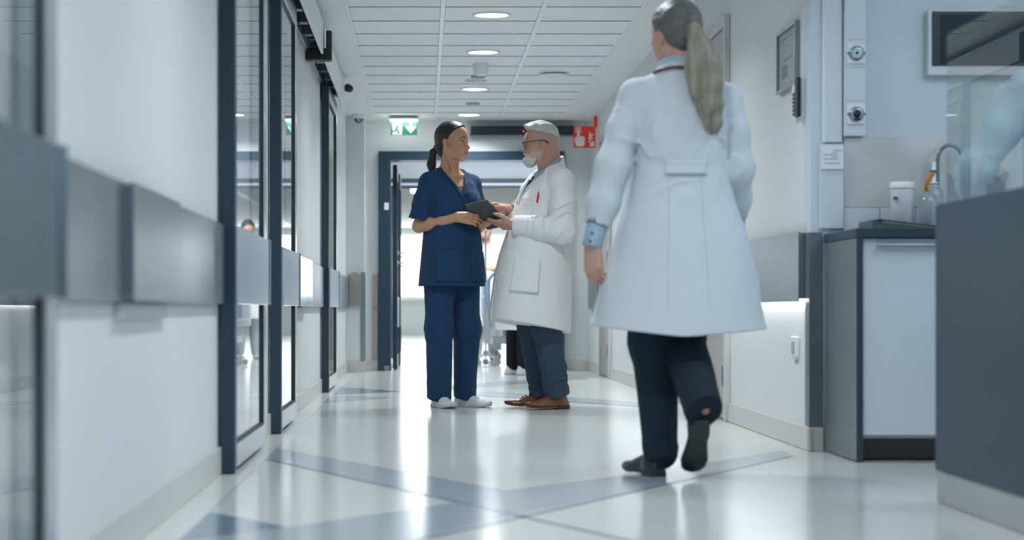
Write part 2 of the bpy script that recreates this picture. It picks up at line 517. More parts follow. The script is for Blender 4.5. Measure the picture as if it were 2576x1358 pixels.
# sliding doors along the left wall -----------------------------------
def sliding_door(n, y0, y1, pm=None):
    xb, xf = XL + 0.007, -0.678
    r = root('door_%d' % n, ((xb + xf) / 2, (y0 + y1) / 2, 0), kind='structure')
    zt = 2.2
    B(xb, xf, y0, y0 + 0.075, 0.004, zt, 0.004).obj('stile', M_FRAME, r)
    B(xb, xf, y1 - 0.11, y1, 0.02, zt, 0.003).obj('stile', M_FRAMESHEEN, r)
    B(xb, xf, y0 + 0.075, y1 - 0.11, 0.02, 0.105, 0.003).obj('bottom_rail', M_FRAMESHEEN, r)
    B(xb, xf, y0 + 0.075, y1 - 0.11, zt - 0.10, zt, 0.003).obj('top_rail', M_FRAMESHEEN, r)
    xp = -0.690
    B(xp - 0.008, xp, y0 + 0.075, y1 - 0.11, 0.105, zt - 0.10).obj('pane', M_GLASS, r)
    g = B(xp, xp + 0.009, y1 - 0.130, y1 - 0.11, 0.105, zt - 0.10)
    g.box(xp, xp + 0.009, y0 + 0.075, y1 - 0.130, 0.105, 0.116)
    g.box(xp, xp + 0.009, y0 + 0.075, y1 - 0.130, zt - 0.111, zt - 0.10)
    g.obj('gasket', M_GASKET, r)
    # ribbed impact plate, ending in a rounded metal edge
    p = B(xf, xf + 0.010, y0 + 0.03, y1 - 0.02, 0.612, 0.892, 0.002).obj('impact_plate', pm or M_ACRYL, r)
    k = max(6, int((y1 - y0 - 0.10) / 0.075))
    for i in range(k):
        y = y0 + 0.06 + (y1 - y0 - 0.14) * i / (k - 1)
        G().cyl((xf + 0.010, y, 0.614), (xf + 0.010, y, 0.890), 0.006, n=10).obj('rib', pm or M_ACRYL, p)
    G().cyl((xf - 0.002, y1 - 0.02, 0.612), (xf - 0.002, y1 - 0.02, 0.892), 0.024, n=20).obj('plate_edge', M_STEEL, r)
    B(-0.70, -0.69, y0 + 0.02, y0 + 0.05, 2.2, 2.235, 0.001).obj('hanger', M_STEEL, r)
    B(-0.70, -0.69, y1 - 0.05, y1 - 0.02, 2.2, 2.235, 0.001).obj('hanger', M_STEEL, r)
    return r

sliding_door(1, 2.10, 3.68, M_STEEL)
sliding_door(2, 7.14, 8.56)
sliding_door(3, 9.45, 10.62)
sliding_door(4, 14.2, 15.55)

# wooden hinged doors in the right wall --------------------------------
def wood_door(n, y0, y1):
    r = root('door_%d' % n, (XR - 0.01, (y0 + y1) / 2, 0), kind='structure')
    B(XR - 0.016, XR - 0.001, y0 + 0.006, y1 - 0.006, 0.012, 2.095, 0.002).obj('leaf', M_DOORW, r)
    B(XR - 0.030, XR - 0.0005, y0 - 0.055, y0, 0.001, 2.155, 0.003).obj('frame_jamb', M_DOORF, r)
    B(XR - 0.030, XR - 0.0005, y1, y1 + 0.055, 0.001, 2.155, 0.003).obj('frame_jamb', M_DOORF, r)
    B(XR - 0.030, XR - 0.0005, y0, y1, 2.10, 2.155, 0.003).obj('frame_head', M_DOORF, r)
    for z in (0.24, 1.05, 1.86):
        G().cyl((XR - 0.028, y0 + 0.012, z - 0.055), (XR - 0.028, y0 + 0.012, z + 0.055), 0.009, n=14).obj('hinge', M_STEEL, r)
    h = G().tube([(XR - 0.016, y1 - 0.07, 1.05), (XR - 0.07, y1 - 0.07, 1.05), (XR - 0.078, y1 - 0.08, 1.05), (XR - 0.078, y1 - 0.20, 1.05)], 0.009)
    h.lathe((XR - 0.016, y1 - 0.07, 1.05), [(0.025, 0), (0.025, 0.008)], (-1, 0, 0), 20)
    h.obj('handle', M_STEEL, r)
wood_door(5, 10.56, 11.60)
M_DOORW2 = M_DOORW
wood_door(8, 17.18, 18.02)

# ================================================================== THINGS FIXED TO THE BUILDING
# downlights ----------------------------------------------------------
def downlight(y, label):
    x = 0.427
    r = root('downlight', (x, y, ZC - 0.012), label, 'ceiling light', 'round corridor downlights')
    G().lathe((x, y, ZC), [(0.098, 0.004), (0.098, -0.004), (0.118, -0.012), (0.122, -0.006), (0.122, 0.002)], n=40).obj('trim_ring', M_WHITE, r)
    G().lathe((x, y, ZC), [(0.0, -0.002), (0.098, -0.002)], n=40).obj('lamp_face', M_LAMP, r)
    ld = bpy.data.lights.new('downlight_lamp', 'AREA')
    ld.shape = 'DISK'; ld.size = 0.19; ld.energy = LAMP_W; ld.color = LAMP_COL; ld.spread = math.radians(135)
    lo_ = bpy.data.objects.new('downlight_lamp', ld); C.objects.link(lo_); lo_.parent = r
    lo_.location = (0, 0, 0.012 - 0.0125)
DL = [(12.5, 'round downlight largest in view, at the top of the picture'),
      (14.3, 'round downlight second largest, just before the dome detector'),
      (16.7, 'round downlight beyond the two detectors and pale disc'),
      (18.9, 'smallest round downlight, close to the portal wall')]
DLH = [(10.2, 'round downlight overhead, first one out of frame above the picture'), (7.9, 'round downlight overhead above the walking doctor'),
       (5.6, 'round downlight overhead beside the counter'), (3.3, 'round downlight overhead next to the near glass door'),
       (1.0, 'round downlight straight above the viewpoint'), (-1.3, 'round downlight behind the viewpoint'), (-3.2, 'round downlight at the back wall')]
for y, l in DL + DLH:
    downlight(y, l)
M_STATFILL = emit_mat('station fill panel glow', (0.74, 0.87, 1.0), STATION)  # panels added out of view for bluish fill from the front right
for (xa, ya, w) in ((2.3, 5.9, 'above the washing corner, corridor side'), (2.3, 2.6, 'above the middle of the counter'), (2.3, -0.8, 'above the near end of the staff station'),
                   (3.7, 5.9, 'above the washing corner, far side'), (3.7, 2.6, 'over the middle of the staff station, far side'), (3.7, -0.8, 'over the near end of the staff station, far side')):
    ceiling_panel(xa, xa + 0.6, ya, ya + 1.2, ZC - 0.012, 'added cool fill panel ' + w, M_STATFILL, 'added staff station fill panels')

# detectors, discs, diffuser -------------------------------------------
r = root('smoke_detector', (0.36, 14.9, ZC - 0.09), 'white round motion detector hanging below the second downlight', 'detector')
G().lathe((0.43, 15.0, ZC), [(0.060, 0.0), (0.060, -0.035), (0.056, -0.055), (0.048, -0.075), (0.040, -0.08)], n=32).obj('body', M_WHITE, r)
G().lathe((0.43, 15.0, ZC - 0.08), [(0.040, 0.0), (0.034, -0.010), (0.0, -0.014)], n=28).obj('lens', M_STRIP, r)
r = root('smoke_detector', (0.43, 15.9, ZC - 0.06), 'flat smoke detector with small nub between motion detector and pale disc', 'detector')
G().lathe((0.43, 15.75, ZC), [(0.056, 0.0), (0.056, -0.018), (0.05, -0.026)], n=32).obj('base', M_GREY, r)
G().lathe((0.435, 15.75, ZC - 0.026), [(0.030, 0.0), (0.028, -0.022), (0.018, -0.034), (0.0, -0.036)], n=24).obj('chamber', M_WHITE, r)
r = root('ceiling_speaker', (0.43, 16.05, ZC - 0.01), 'pale grey round disc set flush in ceiling before the third downlight', 'speaker')
G().lathe((0.42, 16.05, ZC), [(0.092, 0.002), (0.092, -0.006), (0.088, -0.010)], n=36).obj('rim', M_WHITE, r)
G().lathe((0.42, 16.05, ZC - 0.009), [(0.0, -0.004), (0.084, -0.004), (0.088, 0.0)], n=36).obj('grille', M_GREY, r)
r = root('smoke_detector', (0.44, 17.85, ZC - 0.03), 'small flat grey detector between the last two downlights', 'detector')
G().lathe((0.44, 17.85, ZC), [(0.062, 0.0), (0.062, -0.012), (0.054, -0.018)], n=32).obj('base', M_GREY, r)
G().lathe((0.45, 17.85, ZC - 0.018), [(0.022, 0.0), (0.020, -0.016), (0.0, -0.018)], n=24).obj('chamber', M_WHITE, r)
r = root('air_diffuser', (1.02, 15.55, ZC - 0.05), 'round white ceiling air diffuser with a black gap', 'air vent')
G().lathe((1.02, 15.55, ZC), [(0.125, 0.001), (0.125, -0.006), (0.108, -0.012), (0.098, -0.004)], n=40).obj('collar', M_WHITE, r)
G().lathe((1.02, 15.55, ZC - 0.006), [(0.094, 0.0), (0.094, -0.016)], n=36).obj('throat', M_BLACK, r)
G().lathe((1.02, 15.55, ZC - 0.022), [(0.0, -0.012), (0.06, -0.012), (0.085, -0.010), (0.112, -0.002), (0.114, 0.004), (0.05, 0.006)], n=40).obj('disc', M_WHITE, r)

# door track covers -----------------------------------------------------
def pelmet(y0, y1, label):
    r = root('door_track_cover', (-0.68, (y0 + y1) / 2, 2.19), label, 'track cover', 'white sliding door track covers')
    B(XL + 0.0, -0.625, y0, y1, 2.36, 2.385, 0.002).obj('top_plate', M_WHITE, r)
    B(-0.640, -0.625, y0, y1, 2.185, 2.36, 0.002).obj('front_plate', M_WHITE, r)
    B(XL + 0.001, XL + 0.02, y0, y1, 2.205, 2.36, 0.002).obj('back_rail', M_STEEL, r)
    B(-0.720, -0.665, y0, y1, 2.30, 2.345, 0.002).obj('track', M_BLACK, r)
    for k in range(int((y1 - y0) / 0.5)):
        B(-0.715, -0.668, y0 + 0.2 + k * 0.5, y0 + 0.29 + k * 0.5, 2.24, 2.30, 0.003).obj('roller', M_STEELD, r)
pelmet(6.2, 12.38, 'long white track cover above the two middle sliding doors')
pelmet(12.52, 15.95, 'shorter white track cover above the far sliding door')
pelmet(1.6, 5.2, 'white track cover above the nearest sliding door')
r = root('track_bracket', (-0.67, 12.45, 2.14), 'black angled end bracket between the two track covers', 'bracket')
B(-0.735, -0.575, 12.40, 12.50, 2.150, 2.225, 0.006).obj('arm', M_BLACK, r)
B(-0.610, -0.575, 12.40, 12.50, 2.220, 2.335, 0.006).obj('upright', M_BLACK, r)
r = root('motion_sensor', (-0.60, 15.7, 2.3), 'black round-nosed motion sensor on the end of the far track cover', 'sensor')
G().tube([(-0.6165, 15.72, 2.345), (-0.60, 15.70, 2.345), (-0.585, 15.68, 2.338)], [0.008, 0.034, 0.03], 18).obj('body', M_BLACK, r)
G().lathe((-0.585, 15.665, 2.335), [(0.030, 0.0), (0.026, 0.018), (0.012, 0.028), (0.0, 0.030)], (0.35, -0.9, -0.15), 20).obj('lens', M_DARK, r)
r = root('dome_camera', (-0.615, 18.72, 2.36), 'small dark ball camera in white collar on the left pier', 'camera')
G().lathe((-0.615, 18.74, ZC), [(0.062, -0.012), (0.062, -0.03), (0.05, -0.05), (0.044, -0.055)], n=32).obj('collar', M_WHITE, r)
G().lathe((-0.615, 18.74, 2.395), [(0.0, 0.04), (0.02, 0.034), (0.036, 0.02), (0.041, 0), (0.036, -0.02), (0.02, -0.036), (0.0, -0.041)], n=28).obj('ball', M_BLACK, r)
G().lathe((-0.612, 18.703, 2.385), [(0.022, 0.0), (0.018, 0.006), (0.0, 0.007)], (0.1, -1, -0.25), 20).obj('lens', M_GREY, r)

# emergency exit sign ----------------------------------------------------
ys = 19.05
r = root('exit_sign', (-0.19, ys, 2.29), 'green and white emergency exit sign with running man and down arrow', 'exit sign')
B(-0.325, -0.055, ys - 0.06, ys + 0.06, 2.415, 2.438, 0.004).obj('housing', M_GREY, r)
B(-0.32, -0.06, ys - 0.05, ys + 0.05, 2.402, 2.415, 0.003).obj('light_bar', emit_mat('sign light', (0.95, 1, 1), 14.0), r)
B(-0.317, -0.063, ys - 0.008, ys + 0.008, 2.268, 2.402, 0.002).obj('panel', M_GREEN, r)
sx = lambda u: -0.317 + 0.254 * u
sz = lambda v: 2.268 + 0.134 * v
fy = ys - 0.0085
def flat(poly, name, m, par, e=0.0006):
    G().prism([(sx(u), fy, sz(v)) for u, v in poly], (0, -e, 0)).obj(name, m, par)
flat([(0.065, 0.02), (0.43, 0.02), (0.43, 0.985), (0.065, 0.985)], 'white_field', M_GREENW, r)
fy = ys - 0.0093
flat([(0.69, 0.94), (0.69, 0.48), (0.58, 0.72), (0.575, 0.52), (0.76, 0.10), (0.945, 0.52), (0.94, 0.72), (0.825, 0.48), (0.825, 0.94)], 'arrow', M_GREENW, r)
g = G()
def limb(pts, w):
    for (a, b) in zip(pts[:-1], pts[1:]):
        p, q = Vector((sx(a[0]), fy, sz(a[1]))), Vector((sx(b[0]), fy, sz(b[1])))
        d = (q - p); n = Vector((-d.z, 0, d.x)).normalized() * (w / 2)
        g.prism([p - n, q - n, q + n, p + n], (0, -0.0006, 0))
limb([(0.26, 0.64), (0.21, 0.42)], 0.018)                      # trunk
limb([(0.21, 0.42), (0.19, 0.28), (0.05, 0.28)], 0.012)        # rear leg
limb([(0.22, 0.42), (0.28, 0.30), (0.32, 0.10)], 0.012)        # front leg
limb([(0.25, 0.66), (0.17, 0.68), (0.12, 0.56)], 0.008)        # arm
limb([(0.27, 0.62), (0.33, 0.54), (0.40, 0.53)], 0.008)        # arm
hx, hz = sx(0.285), sz(0.80)
g.prism([(hx + 0.010 * math.cos(a * math.pi / 6), fy, hz + 0.010 * math.sin(a * math.pi / 6)) for a in range(12)], (0, -0.0006, 0))
g.obj('running_figure', M_GREEN, r)

# fire alarm sign ---------------------------------------------------------
ys = 18.55
x0, x1, z0, z1 = 1.398, 1.602, 2.105, 2.306
r = root('fire_alarm_sign', (1.5, ys, z0), 'red fire alarm call point sign with white hand and flames', 'sign')
B(x0, x1, ys - 0.004, ys + 0.004, z0, z1, 0.001).obj('panel', M_RED, r)
B(1.588, 1.62, ys - 0.012, ys + 0.012, z1 - 0.01, z1 + 0.095, 0.002).obj('bracket', M_RED, r)
sx = lambda u: x0 + (x1 - x0) * u
sz = lambda v: z0 + (z1 - z0) * v
fy = ys - 0.0042
flat([(0.10, 0.72), (0.34, 0.72), (0.34, 0.96), (0.10, 0.96)], 'button_frame', M_SIGNW, r)
fy = ys - 0.0050
flat([(0.125, 0.745), (0.315, 0.745), (0.315, 0.935), (0.125, 0.935)], 'button_plate', M_RED, r)
fy = ys - 0.0058
flat([(0.17 + 0.05 + 0.075 * math.cos(a * math.pi / 8), 0.84 + 0.075 * math.sin(a * math.pi / 8)) for a in range(16)], 'button', M_SIGNW, r)
flat([(0.16, 0.82), (0.16, 0.50), (0.06, 0.48), (0.05, 0.28), (0.12, 0.10), (0.16, 0.06), (0.44, 0.06), (0.50, 0.14), (0.52, 0.44), (0.48, 0.52), (0.28, 0.54), (0.28, 0.82)], 'hand', M_SIGNW, r)
flat([(0.68, 0.28), (0.78, 0.42), (0.94, 0.50), (0.80, 0.36), (0.72, 0.22)], 'flame', M_SIGNW, r)
flat([(0.66, 0.42), (0.74, 0.56), (0.96, 0.66), (0.84, 0.52), (0.74, 0.40)], 'flame', M_SIGNW, r)
flat([(0.68, 0.56), (0.74, 0.76), (0.82, 0.62), (0.92, 0.74), (0.80, 0.54)], 'flame', M_SIGNW, r)
flat([(0.74, 0.08), (0.76, 0.22), (0.92, 0.34), (0.96, 0.10), (0.86, 0.06)], 'flame', M_SIGNW, r)

# dark door operator bar ----------------------------------------------------
r = root('information_bar', (0.93, 19.33, 2.285), 'long dark information bar on the wall above the portal', 'display')
B(0.45, 1.462, 19.30, 19.395, 2.285, 2.382, 0.004).obj('casing', M_STEELD, r)
B(0.455, 1.457, 19.296, 19.302, 2.290, 2.377, 0.001).obj('screen', M_DARK, r)
G().lathe((0.969, 19.295, 2.327), [(0.0, 0.004), (0.006, 0.002), (0.007, 0)], (0, -1, 0), 12).obj('standby_light', emit_mat('red led', (1.0, 0.02, 0.12), 2.5), r)

# bumper rails -----------------------------------------------------------------
def rail(name, y0, y1, side, label, z0=0.612, z1=0.895, proud=0.028, led=False, m=None, grp=None):
    x = XL if side < 0 else XR
    s = 1 if side < 0 else -1
    r = root(name, (x + s * proud / 2, (y0 + y1) / 2, z0), label, 'bumper rail', grp)
    X = lambda a: x + s * a
    def bx(a, b, ya, yb, za, zb, bev=0.0):
        return B(min(X(a), X(b)), max(X(a), X(b)), ya, yb, za, zb, bev)
    bx(proud - 0.006, proud, y0, y1, z0, z1, 0.002).obj('face_plate', m or M_STEEL, r)
    bx(0.0, proud - 0.006, y0 + 0.004, y1 - 0.004, z1 - 0.012, z1 - 0.003).obj('top_flange', m or M_STEEL, r)
    if not led:
        bx(0.0, proud - 0.006, y0 + 0.004, y1 - 0.004, z0 + 0.003, z0 + 0.012).obj('bottom_flange', m or M_STEEL, r)
    bx(0.0, proud - 0.006, y0, y0 + 0.004, z0 + 0.012, z1 - 0.012).obj('end_cap', M_STEELD, r)
    bx(0.0, proud - 0.006, y1 - 0.004, y1, z0 + 0.012, z1 - 0.012).obj('end_cap', M_STEELD, r)
    if led:
        bx(0.004, proud - 0.010, y0 + 0.01, y1 - 0.01, z0 + 0.008, z0 + 0.014).obj('light_strip', emit_mat('led strip glow', (1, 1, 1), LED), r)
    return r
rail('bumper_rail', 3.72, 4.72, -1, 'steel wall bumper rail just beyond the nearest glass door')
rail('bumper_rail', 4.72, 5.62, -1, 'steel bumper rail section standing proud over a pale box', proud=0.052)
rail('bumper_rail', 5.62, 7.12, -1, 'steel bumper rail ending at the first full glass door')
B(XL, XL + 0.018, 4.75, 5.60, 0.566, 0.610, 0.004).obj('junction_box', mat('pale grey box', (0.60, 0.64, 0.66), 0.5), None, 'pale grey junction box under the proud rail section', 'box')
r = rail('bumper_rail', 10.9, 12.25, -1, 'bright polished bumper box between middle and far glass doors', proud=0.056,
         m=mat('polished wavy steel', (0.62, 0.66, 0.70), 0.12, metal=0.9, var=0.2, scale=6, stretch=(1, 5, 0.2), bump=0.25, bscale=9))
rail('bumper_rail', 12.27, 14.18, -1, 'dark steel bumper rail running up to the far glass door', m=M_STEELD)
B(XL, XL + 0.02, 11.3, 12.0, 0.562, 0.608, 0.004).obj('junction_box', MATS['pale grey box'], None, 'pale grey junction box under the polished bumper box', 'box')
rail('bumper_rail', 15.6, 18.87, -1, 'steel bumper rail beyond the far glass door')
M_RAILB = mat('taupe bumper laminate', (0.40, 0.38, 0.36), 0.4, var=0.05)
r = root('bumper_plate', (-0.65, 18.88, 0.62), 'taupe bumper plate across the left pier face', 'bumper rail')
B(XL + 0.03, -0.60, 18.868, 18.898, 0.625, 0.935, 0.003).obj('face_plate', M_RAILB, r)
B(XL + 0.06, -0.62, 18.872, 18.898, 0.935, 0.95, 0.003).obj('top_lip', M_RAILB, r)
r = root('bumper_plate', (-0.48, 19.37, 0.62), 'narrow taupe bumper plate between the pier and portal frame', 'bumper rail')
B(-0.50, -0.445, 19.372, 19.398, 0.12, 0.935, 0.003).obj('face_plate', M_RAILB, r)
B(-0.50, -0.447, 19.366, 19.372, 0.61, 0.62).obj('seam', M_STEEL, r)
G().prism([(-0.600, 18.897, 0.11), (-0.600, 18.889, 0.11), (-0.556, 18.889, 0.11), (-0.556, 18.98, 0.11), (-0.564, 18.98, 0.11), (-0.564, 18.897, 0.11)], (0, 0, 0.84)).obj('corner_guard', M_STEEL, None, 'steel corner guard on the left pier', 'corner guard')
rail('bumper_rail', 8.41, 10.48, 1, 'steel wall rail with light under it beside the grey cabinet', 0.625, 0.922, 0.035, True)
rail('bumper_rail', 11.70, 17.10, 1, 'steel wall rail with light under it beyond the walking doctor', 0.625, 0.922, 0.035, True)
rail('bumper_rail', 18.12, 19.2, 1, 'short steel wall rail beside the portal on the right', 0.60, 0.95, 0.035, False)
g = G().prism([(XR - 0.008, 8.40, 0.10), (XR - 0.008, 8.312, 0.10), (1.668, 8.312, 0.10), (1.668, 8.3195, 0.10), (XR - 0.0005, 8.3195, 0.10), (XR - 0.0005, 8.40, 0.10)], (0, 0, 0.815))
g.obj('corner_guard', mat('slate corner steel', (0.15, 0.19, 0.22), 0.35, metal=0.5, var=0.08), None, 'slate blue steel corner guard beside the grey cabinet', 'corner guard')

# wall things on the right ---------------------------------------------------
r = root('picture_frame', (XR, 8.80, 1.56), 'thin silver framed notice hanging on the right wall', 'picture')
ya, yb, za, zb = 8.56, 9.02, 1.565, 1.84
B(XR - 0.010, XR - 0.003, ya + 0.012, yb - 0.012, za + 0.012, zb - 0.012).obj('print', M_SIGNW, r)
g = B(XR - 0.022, XR - 0.0005, ya, ya + 0.018, za, zb); g.box(XR - 0.022, XR - 0.0005, yb - 0.018, yb, za, zb)
g.box(XR - 0.022, XR - 0.0005, ya + 0.018, yb - 0.018, za, za + 0.014); g.box(XR - 0.022, XR - 0.0005, ya + 0.018, yb - 0.018, zb - 0.014, zb)
g.obj('frame', M_STEEL, r)
B(XR - 0.0110, XR - 0.0101, 8.68, 8.90, 1.70, 1.706).obj('printed_line', M_GREY, r)
B(XR - 0.0110, XR - 0.0101, 8.80, 8.93, 1.62, 1.68).obj('printed_block', M_GREY, r)
B(XR - 0.0110, XR - 0.0101, 8.60, 8.98, 1.795, 1.80).obj('printed_line', M_GREY, r)
B(XR - 0.016, XR - 0.011, ya + 0.012, yb - 0.012, za + 0.012, zb - 0.012).obj('glazing', M_PICGL, r)
r = root('wall_keypad', (XR, 8.50, 1.41), 'slim black keypad panel at the corner of the right wall', 'keypad')
B(XR - 0.020, XR - 0.0005, 8.44, 8.64, 1.415, 1.575, 0.003).obj('back_box', M_WHITE, r)
B(XR - 0.036, XR - 0.020, 8.43, 8.49, 1.41, 1.58, 0.004).obj('front', M_BLACK, r)
for k in range(6):
    B(XR - 0.026, XR - 0.020, 8.51, 8.60, 1.43 + k * 0.017, 1.441 + k * 0.017, 0.001).obj('key', M_BLACK, r)
r = root('wall_socket', (XR, 8.62, 0.35), 'small white wall unit low on the right wall', 'wall socket')
B(XR - 0.016, XR - 0.0005, 8.56, 8.70, 0.385, 0.475, 0.003).obj('box', M_WHITE, r)
B(XR - 0.020, XR - 0.016, 8.60, 8.66, 0.40, 0.455, 0.001).obj('slot', M_GREY, r)
G().lathe((XR - 0.0005, 8.63, 0.365), [(0.009, 0), (0.009, 0.006), (0, 0.007)], (-1, 0, 0), 14).obj('stud', M_GREY, r)

# ================================================================== STAFF STATION
YS = 8.32
# wall column and trunking
r = root('wall_column', (1.70, YS, 0.92), 'broad pale wall duct rising beside the corner', 'duct')
B(1.675, 1.748, YS - 0.022, YS - 0.0005, 1.29, ZC - 0.014, 0.003).obj('upper_cover', M_WHITEG, r)
B(1.655, 1.755, YS - 0.018, YS - 0.0005, 0.93, 1.285, 0.003).obj('lower_cover', M_WHITEG, r)
B(1.668, 1.675, YS - 0.020, YS - 0.0005, 1.29, ZC - 0.014).obj('seam', M_WHITE, r)
r = root('notice', (1.70, YS - 0.03, 1.17), 'small white printed notice on the wall duct', 'notice')
B(1.66, 1.752, YS - 0.026, YS - 0.0185, 1.178, 1.275, 0.001).obj('card', M_WHITE, r)
for k, (xa, xb) in enumerate(((1.675, 1.735), (1.67, 1.70), (1.67, 1.70), (1.71, 1.748))):
    B(xa, xb, YS - 0.0266, YS - 0.026, 1.20 + k * 0.018, 1.205 + k * 0.018).obj('printed_line', M_GREY, r)
B(1.70, 1.728, YS - 0.0266, YS - 0.026, 1.216, 1.25).obj('printed_block', mat('pale print', (0.55, 0.63, 0.70), 0.6), r)
r = root('gas_trunking', (1.796, YS, 1.31), 'vertical white trunking with two round gas outlets', 'trunking')
B(1.752, 1.842, YS - 0.045, YS - 0.0005, 1.315, ZC - 0.014, 0.004).obj('channel', M_WHITEG, r)
for z, dark in ((1.658, False), (1.405, True)):
    p = B(1.762, 1.838, YS - 0.052, YS - 0.045, z - 0.042, z + 0.042, 0.003).obj('outlet_plate', M_WHITE, r)
    G().lathe((1.80, YS - 0.052, z), [(0.030, 0), (0.030, 0.008), (0.024, 0.012), (0.020, 0.012)], (0, -1, 0), 28).obj('outlet_ring', M_STEEL, p)
    G().lathe((1.80, YS - 0.06, z), [(0.017 if dark else 0.006, 0), (0.016 if dark else 0.005, 0.008), (0, 0.009)], (0, -1, 0), 20).obj('outlet_core', M_BLACK, p)
    for dx in (-0.034, 0.034):
        G().lathe((1.80 + dx, YS - 0.052, z), [(0.005, 0), (0.004, 0.003), (0, 0.004)], (0, -1, 0), 12).obj('screw', M_STEEL, p)
    if dark:
        G().prism([(1.80, YS - 0.062, z), (1.785, YS - 0.062, z - 0.026), (1.815, YS - 0.062, z - 0.026)], (0, -0.006, 0)).obj('outlet_tab', M_BLACK, p)
for z in (1.60, 1.715, 1.46):
    B(1.754, 1.840, YS - 0.0462, YS - 0.0452, z, z + 0.002).obj('seam', M_GREY, r)
# splash panel and tiles
M_SPLASH = mat('satin splash panel', (0.66, 0.66, 0.64), 0.18, var=0.05, scale=2, metal=0.2)
B(1.757, 2.20, YS - 0.008, YS - 0.0005, 1.02, 1.31, 0.001).obj('splash_panel', M_SPLASH, None, 'satin reflective splash panel on the station wall', 'splash panel')
r = root('tiled_splashback', (2.1, YS, 0.92), 'row of pale tiles between worktop and splash panel', 'splashback')
for k in range(8):
    B(1.757 + k * 0.151, 1.757 + k * 0.151 + 0.148, YS - 0.012, YS - 0.0005, 0.922, 1.017, 0.002).obj('tile', M_WHITEG, r)
# wall monitor
r = root('wall_monitor', (2.35, YS - 0.04, 1.56), 'black wall monitor with a pale frame above the counter', 'monitor')
B(2.10, 2.62, YS - 0.05, YS - 0.0005, 1.568, 1.842, 0.004).obj('housing', M_WHITEG, r)
B(2.115, 2.605, YS - 0.056, YS - 0.05, 1.606, 1.832, 0.001).obj('bezel', M_BLACK, r)
B(2.148, 2.59, YS - 0.058, YS - 0.056, 1.615, 1.818, 0.0005).obj('screen', mat('blue black screen', (0.008, 0.022, 0.04), 0.35, spec=0.2), r)

# cabinet -------------------------------------------------------------------
r = root('base_cabinet', (2.15, 7.97, 0), 'grey cabinet with a white door under the worktop', 'cabinet')
B(1.676, 1.700, 7.70, 8.30, 0.004, 0.870, 0.002).obj('side_panel', M_CABSIDE, r)
B(2.60, 2.62, 7.72, 8.30, 0.004, 0.870, 0.002).obj('side_panel', M_CABSIDE, r)
B(1.700, 2.60, 8.28, 8.30, 0.10, 0.870).obj('back_panel', M_WHITEG, r)
B(1.700, 2.60, 7.74, 8.28, 0.092, 0.11).obj('floor_panel', M_DOORW, r)
B(1.700, 2.60, 7.85, 7.87, 0.004, 0.092).obj('plinth', mat('dark grey plinth', (0.10, 0.10, 0.10), 0.6), r)  # plinth is plain dark grey
for k, (xa, xb) in enumerate(((1.703, 2.148), (2.152, 2.597))):
    d = B(xa, xb, 7.715, 7.738, 0.105, 0.868, 0.003).obj('door', M_WHITEG, r)
    B(xa + 0.05, xb - 0.03, 7.690, 7.706, 0.836, 0.846, 0.003).obj('handle', M_STEEL, d)
    B(xa + 0.07, xa + 0.082, 7.706, 7.716, 0.837, 0.845).obj('handle_post', M_STEEL, d)
    B(xb - 0.062, xb - 0.05, 7.706, 7.716, 0.837, 0.845).obj('handle_post', M_STEEL, d)
B(1.6755, 1.7005, 7.692, 7.6995, 0.004, 0.870, 0.001).obj('edge_band', M_COUNTER, r)
for z in (0.22, 0.72):
    G().cyl((1.7015, 7.711, z - 0.02), (1.7015, 7.711, z + 0.02), 0.004, n=10).obj('hinge', M_STEEL, r)
B(1.700, 1.706, 7.72, 7.80, 0.02, 0.092).obj('foot', M_WHITE, r)
B(1.672, 2.64, 7.69, 8.306, 0.8715, 0.907, 0.002).obj('worktop', M_COUNTER, None, 'dark slate worktop over the grey cabinet', 'worktop')
zt = 0.908
# binder lying on the worktop
r = root('ring_binder', (1.86, 7.92, zt), 'dark green ring binder lying on the worktop', 'binder')
g = G().prism([(1.76, 7.80, zt), (1.98, 7.80, zt), (1.98, 7.80, zt + 0.012), (1.79, 7.80, zt + 0.036), (1.76, 7.80, zt + 0.036)], (0, 0.24, 0))
g.obj('lower_cover', mat('green binder board', (0.07, 0.13, 0.12), 0.45), r)
G().prism([(1.785, 7.795, zt + 0.034), (2.03, 7.795, zt + 0.006), (2.03, 7.795, zt + 0.010), (1.785, 7.795, zt + 0.040)], (0, 0.25, 0)).obj('upper_cover', M_BLACK, r)
G().prism([(1.80, 7.798, zt + 0.028), (2.01, 7.798, zt + 0.004), (2.01, 7.798, zt + 0.007), (1.80, 7.798, zt + 0.0325)], (0, 0.245, 0)).obj('pages', M_SIGNW, r)
# canister
r = root('wipe_canister', (1.935, 8.12, zt), 'white wipe canister with lid and purple mark', 'canister')
M_POT = mat('milky plastic', (0.74, 0.78, 0.80), 0.3, var=0.02, trans=0.15)
G().lathe((1.950, 8.10, zt), [(0.040, 0), (0.045, 0.004), (0.047, 0.17), (0.044, 0.178)], n=32).obj('body', M_POT, r)
G().lathe((1.950, 8.10, zt + 0.178), [(0.050, 0), (0.050, 0.022), (0.046, 0.026), (0.0, 0.028)], n=32).obj('lid', M_WHITE, r)
B(1.905, 1.920, 8.055, 8.066, zt + 0.13, zt + 0.142).obj('mark', mat('purple print', (0.16, 0.03, 0.20), 0.5), r)
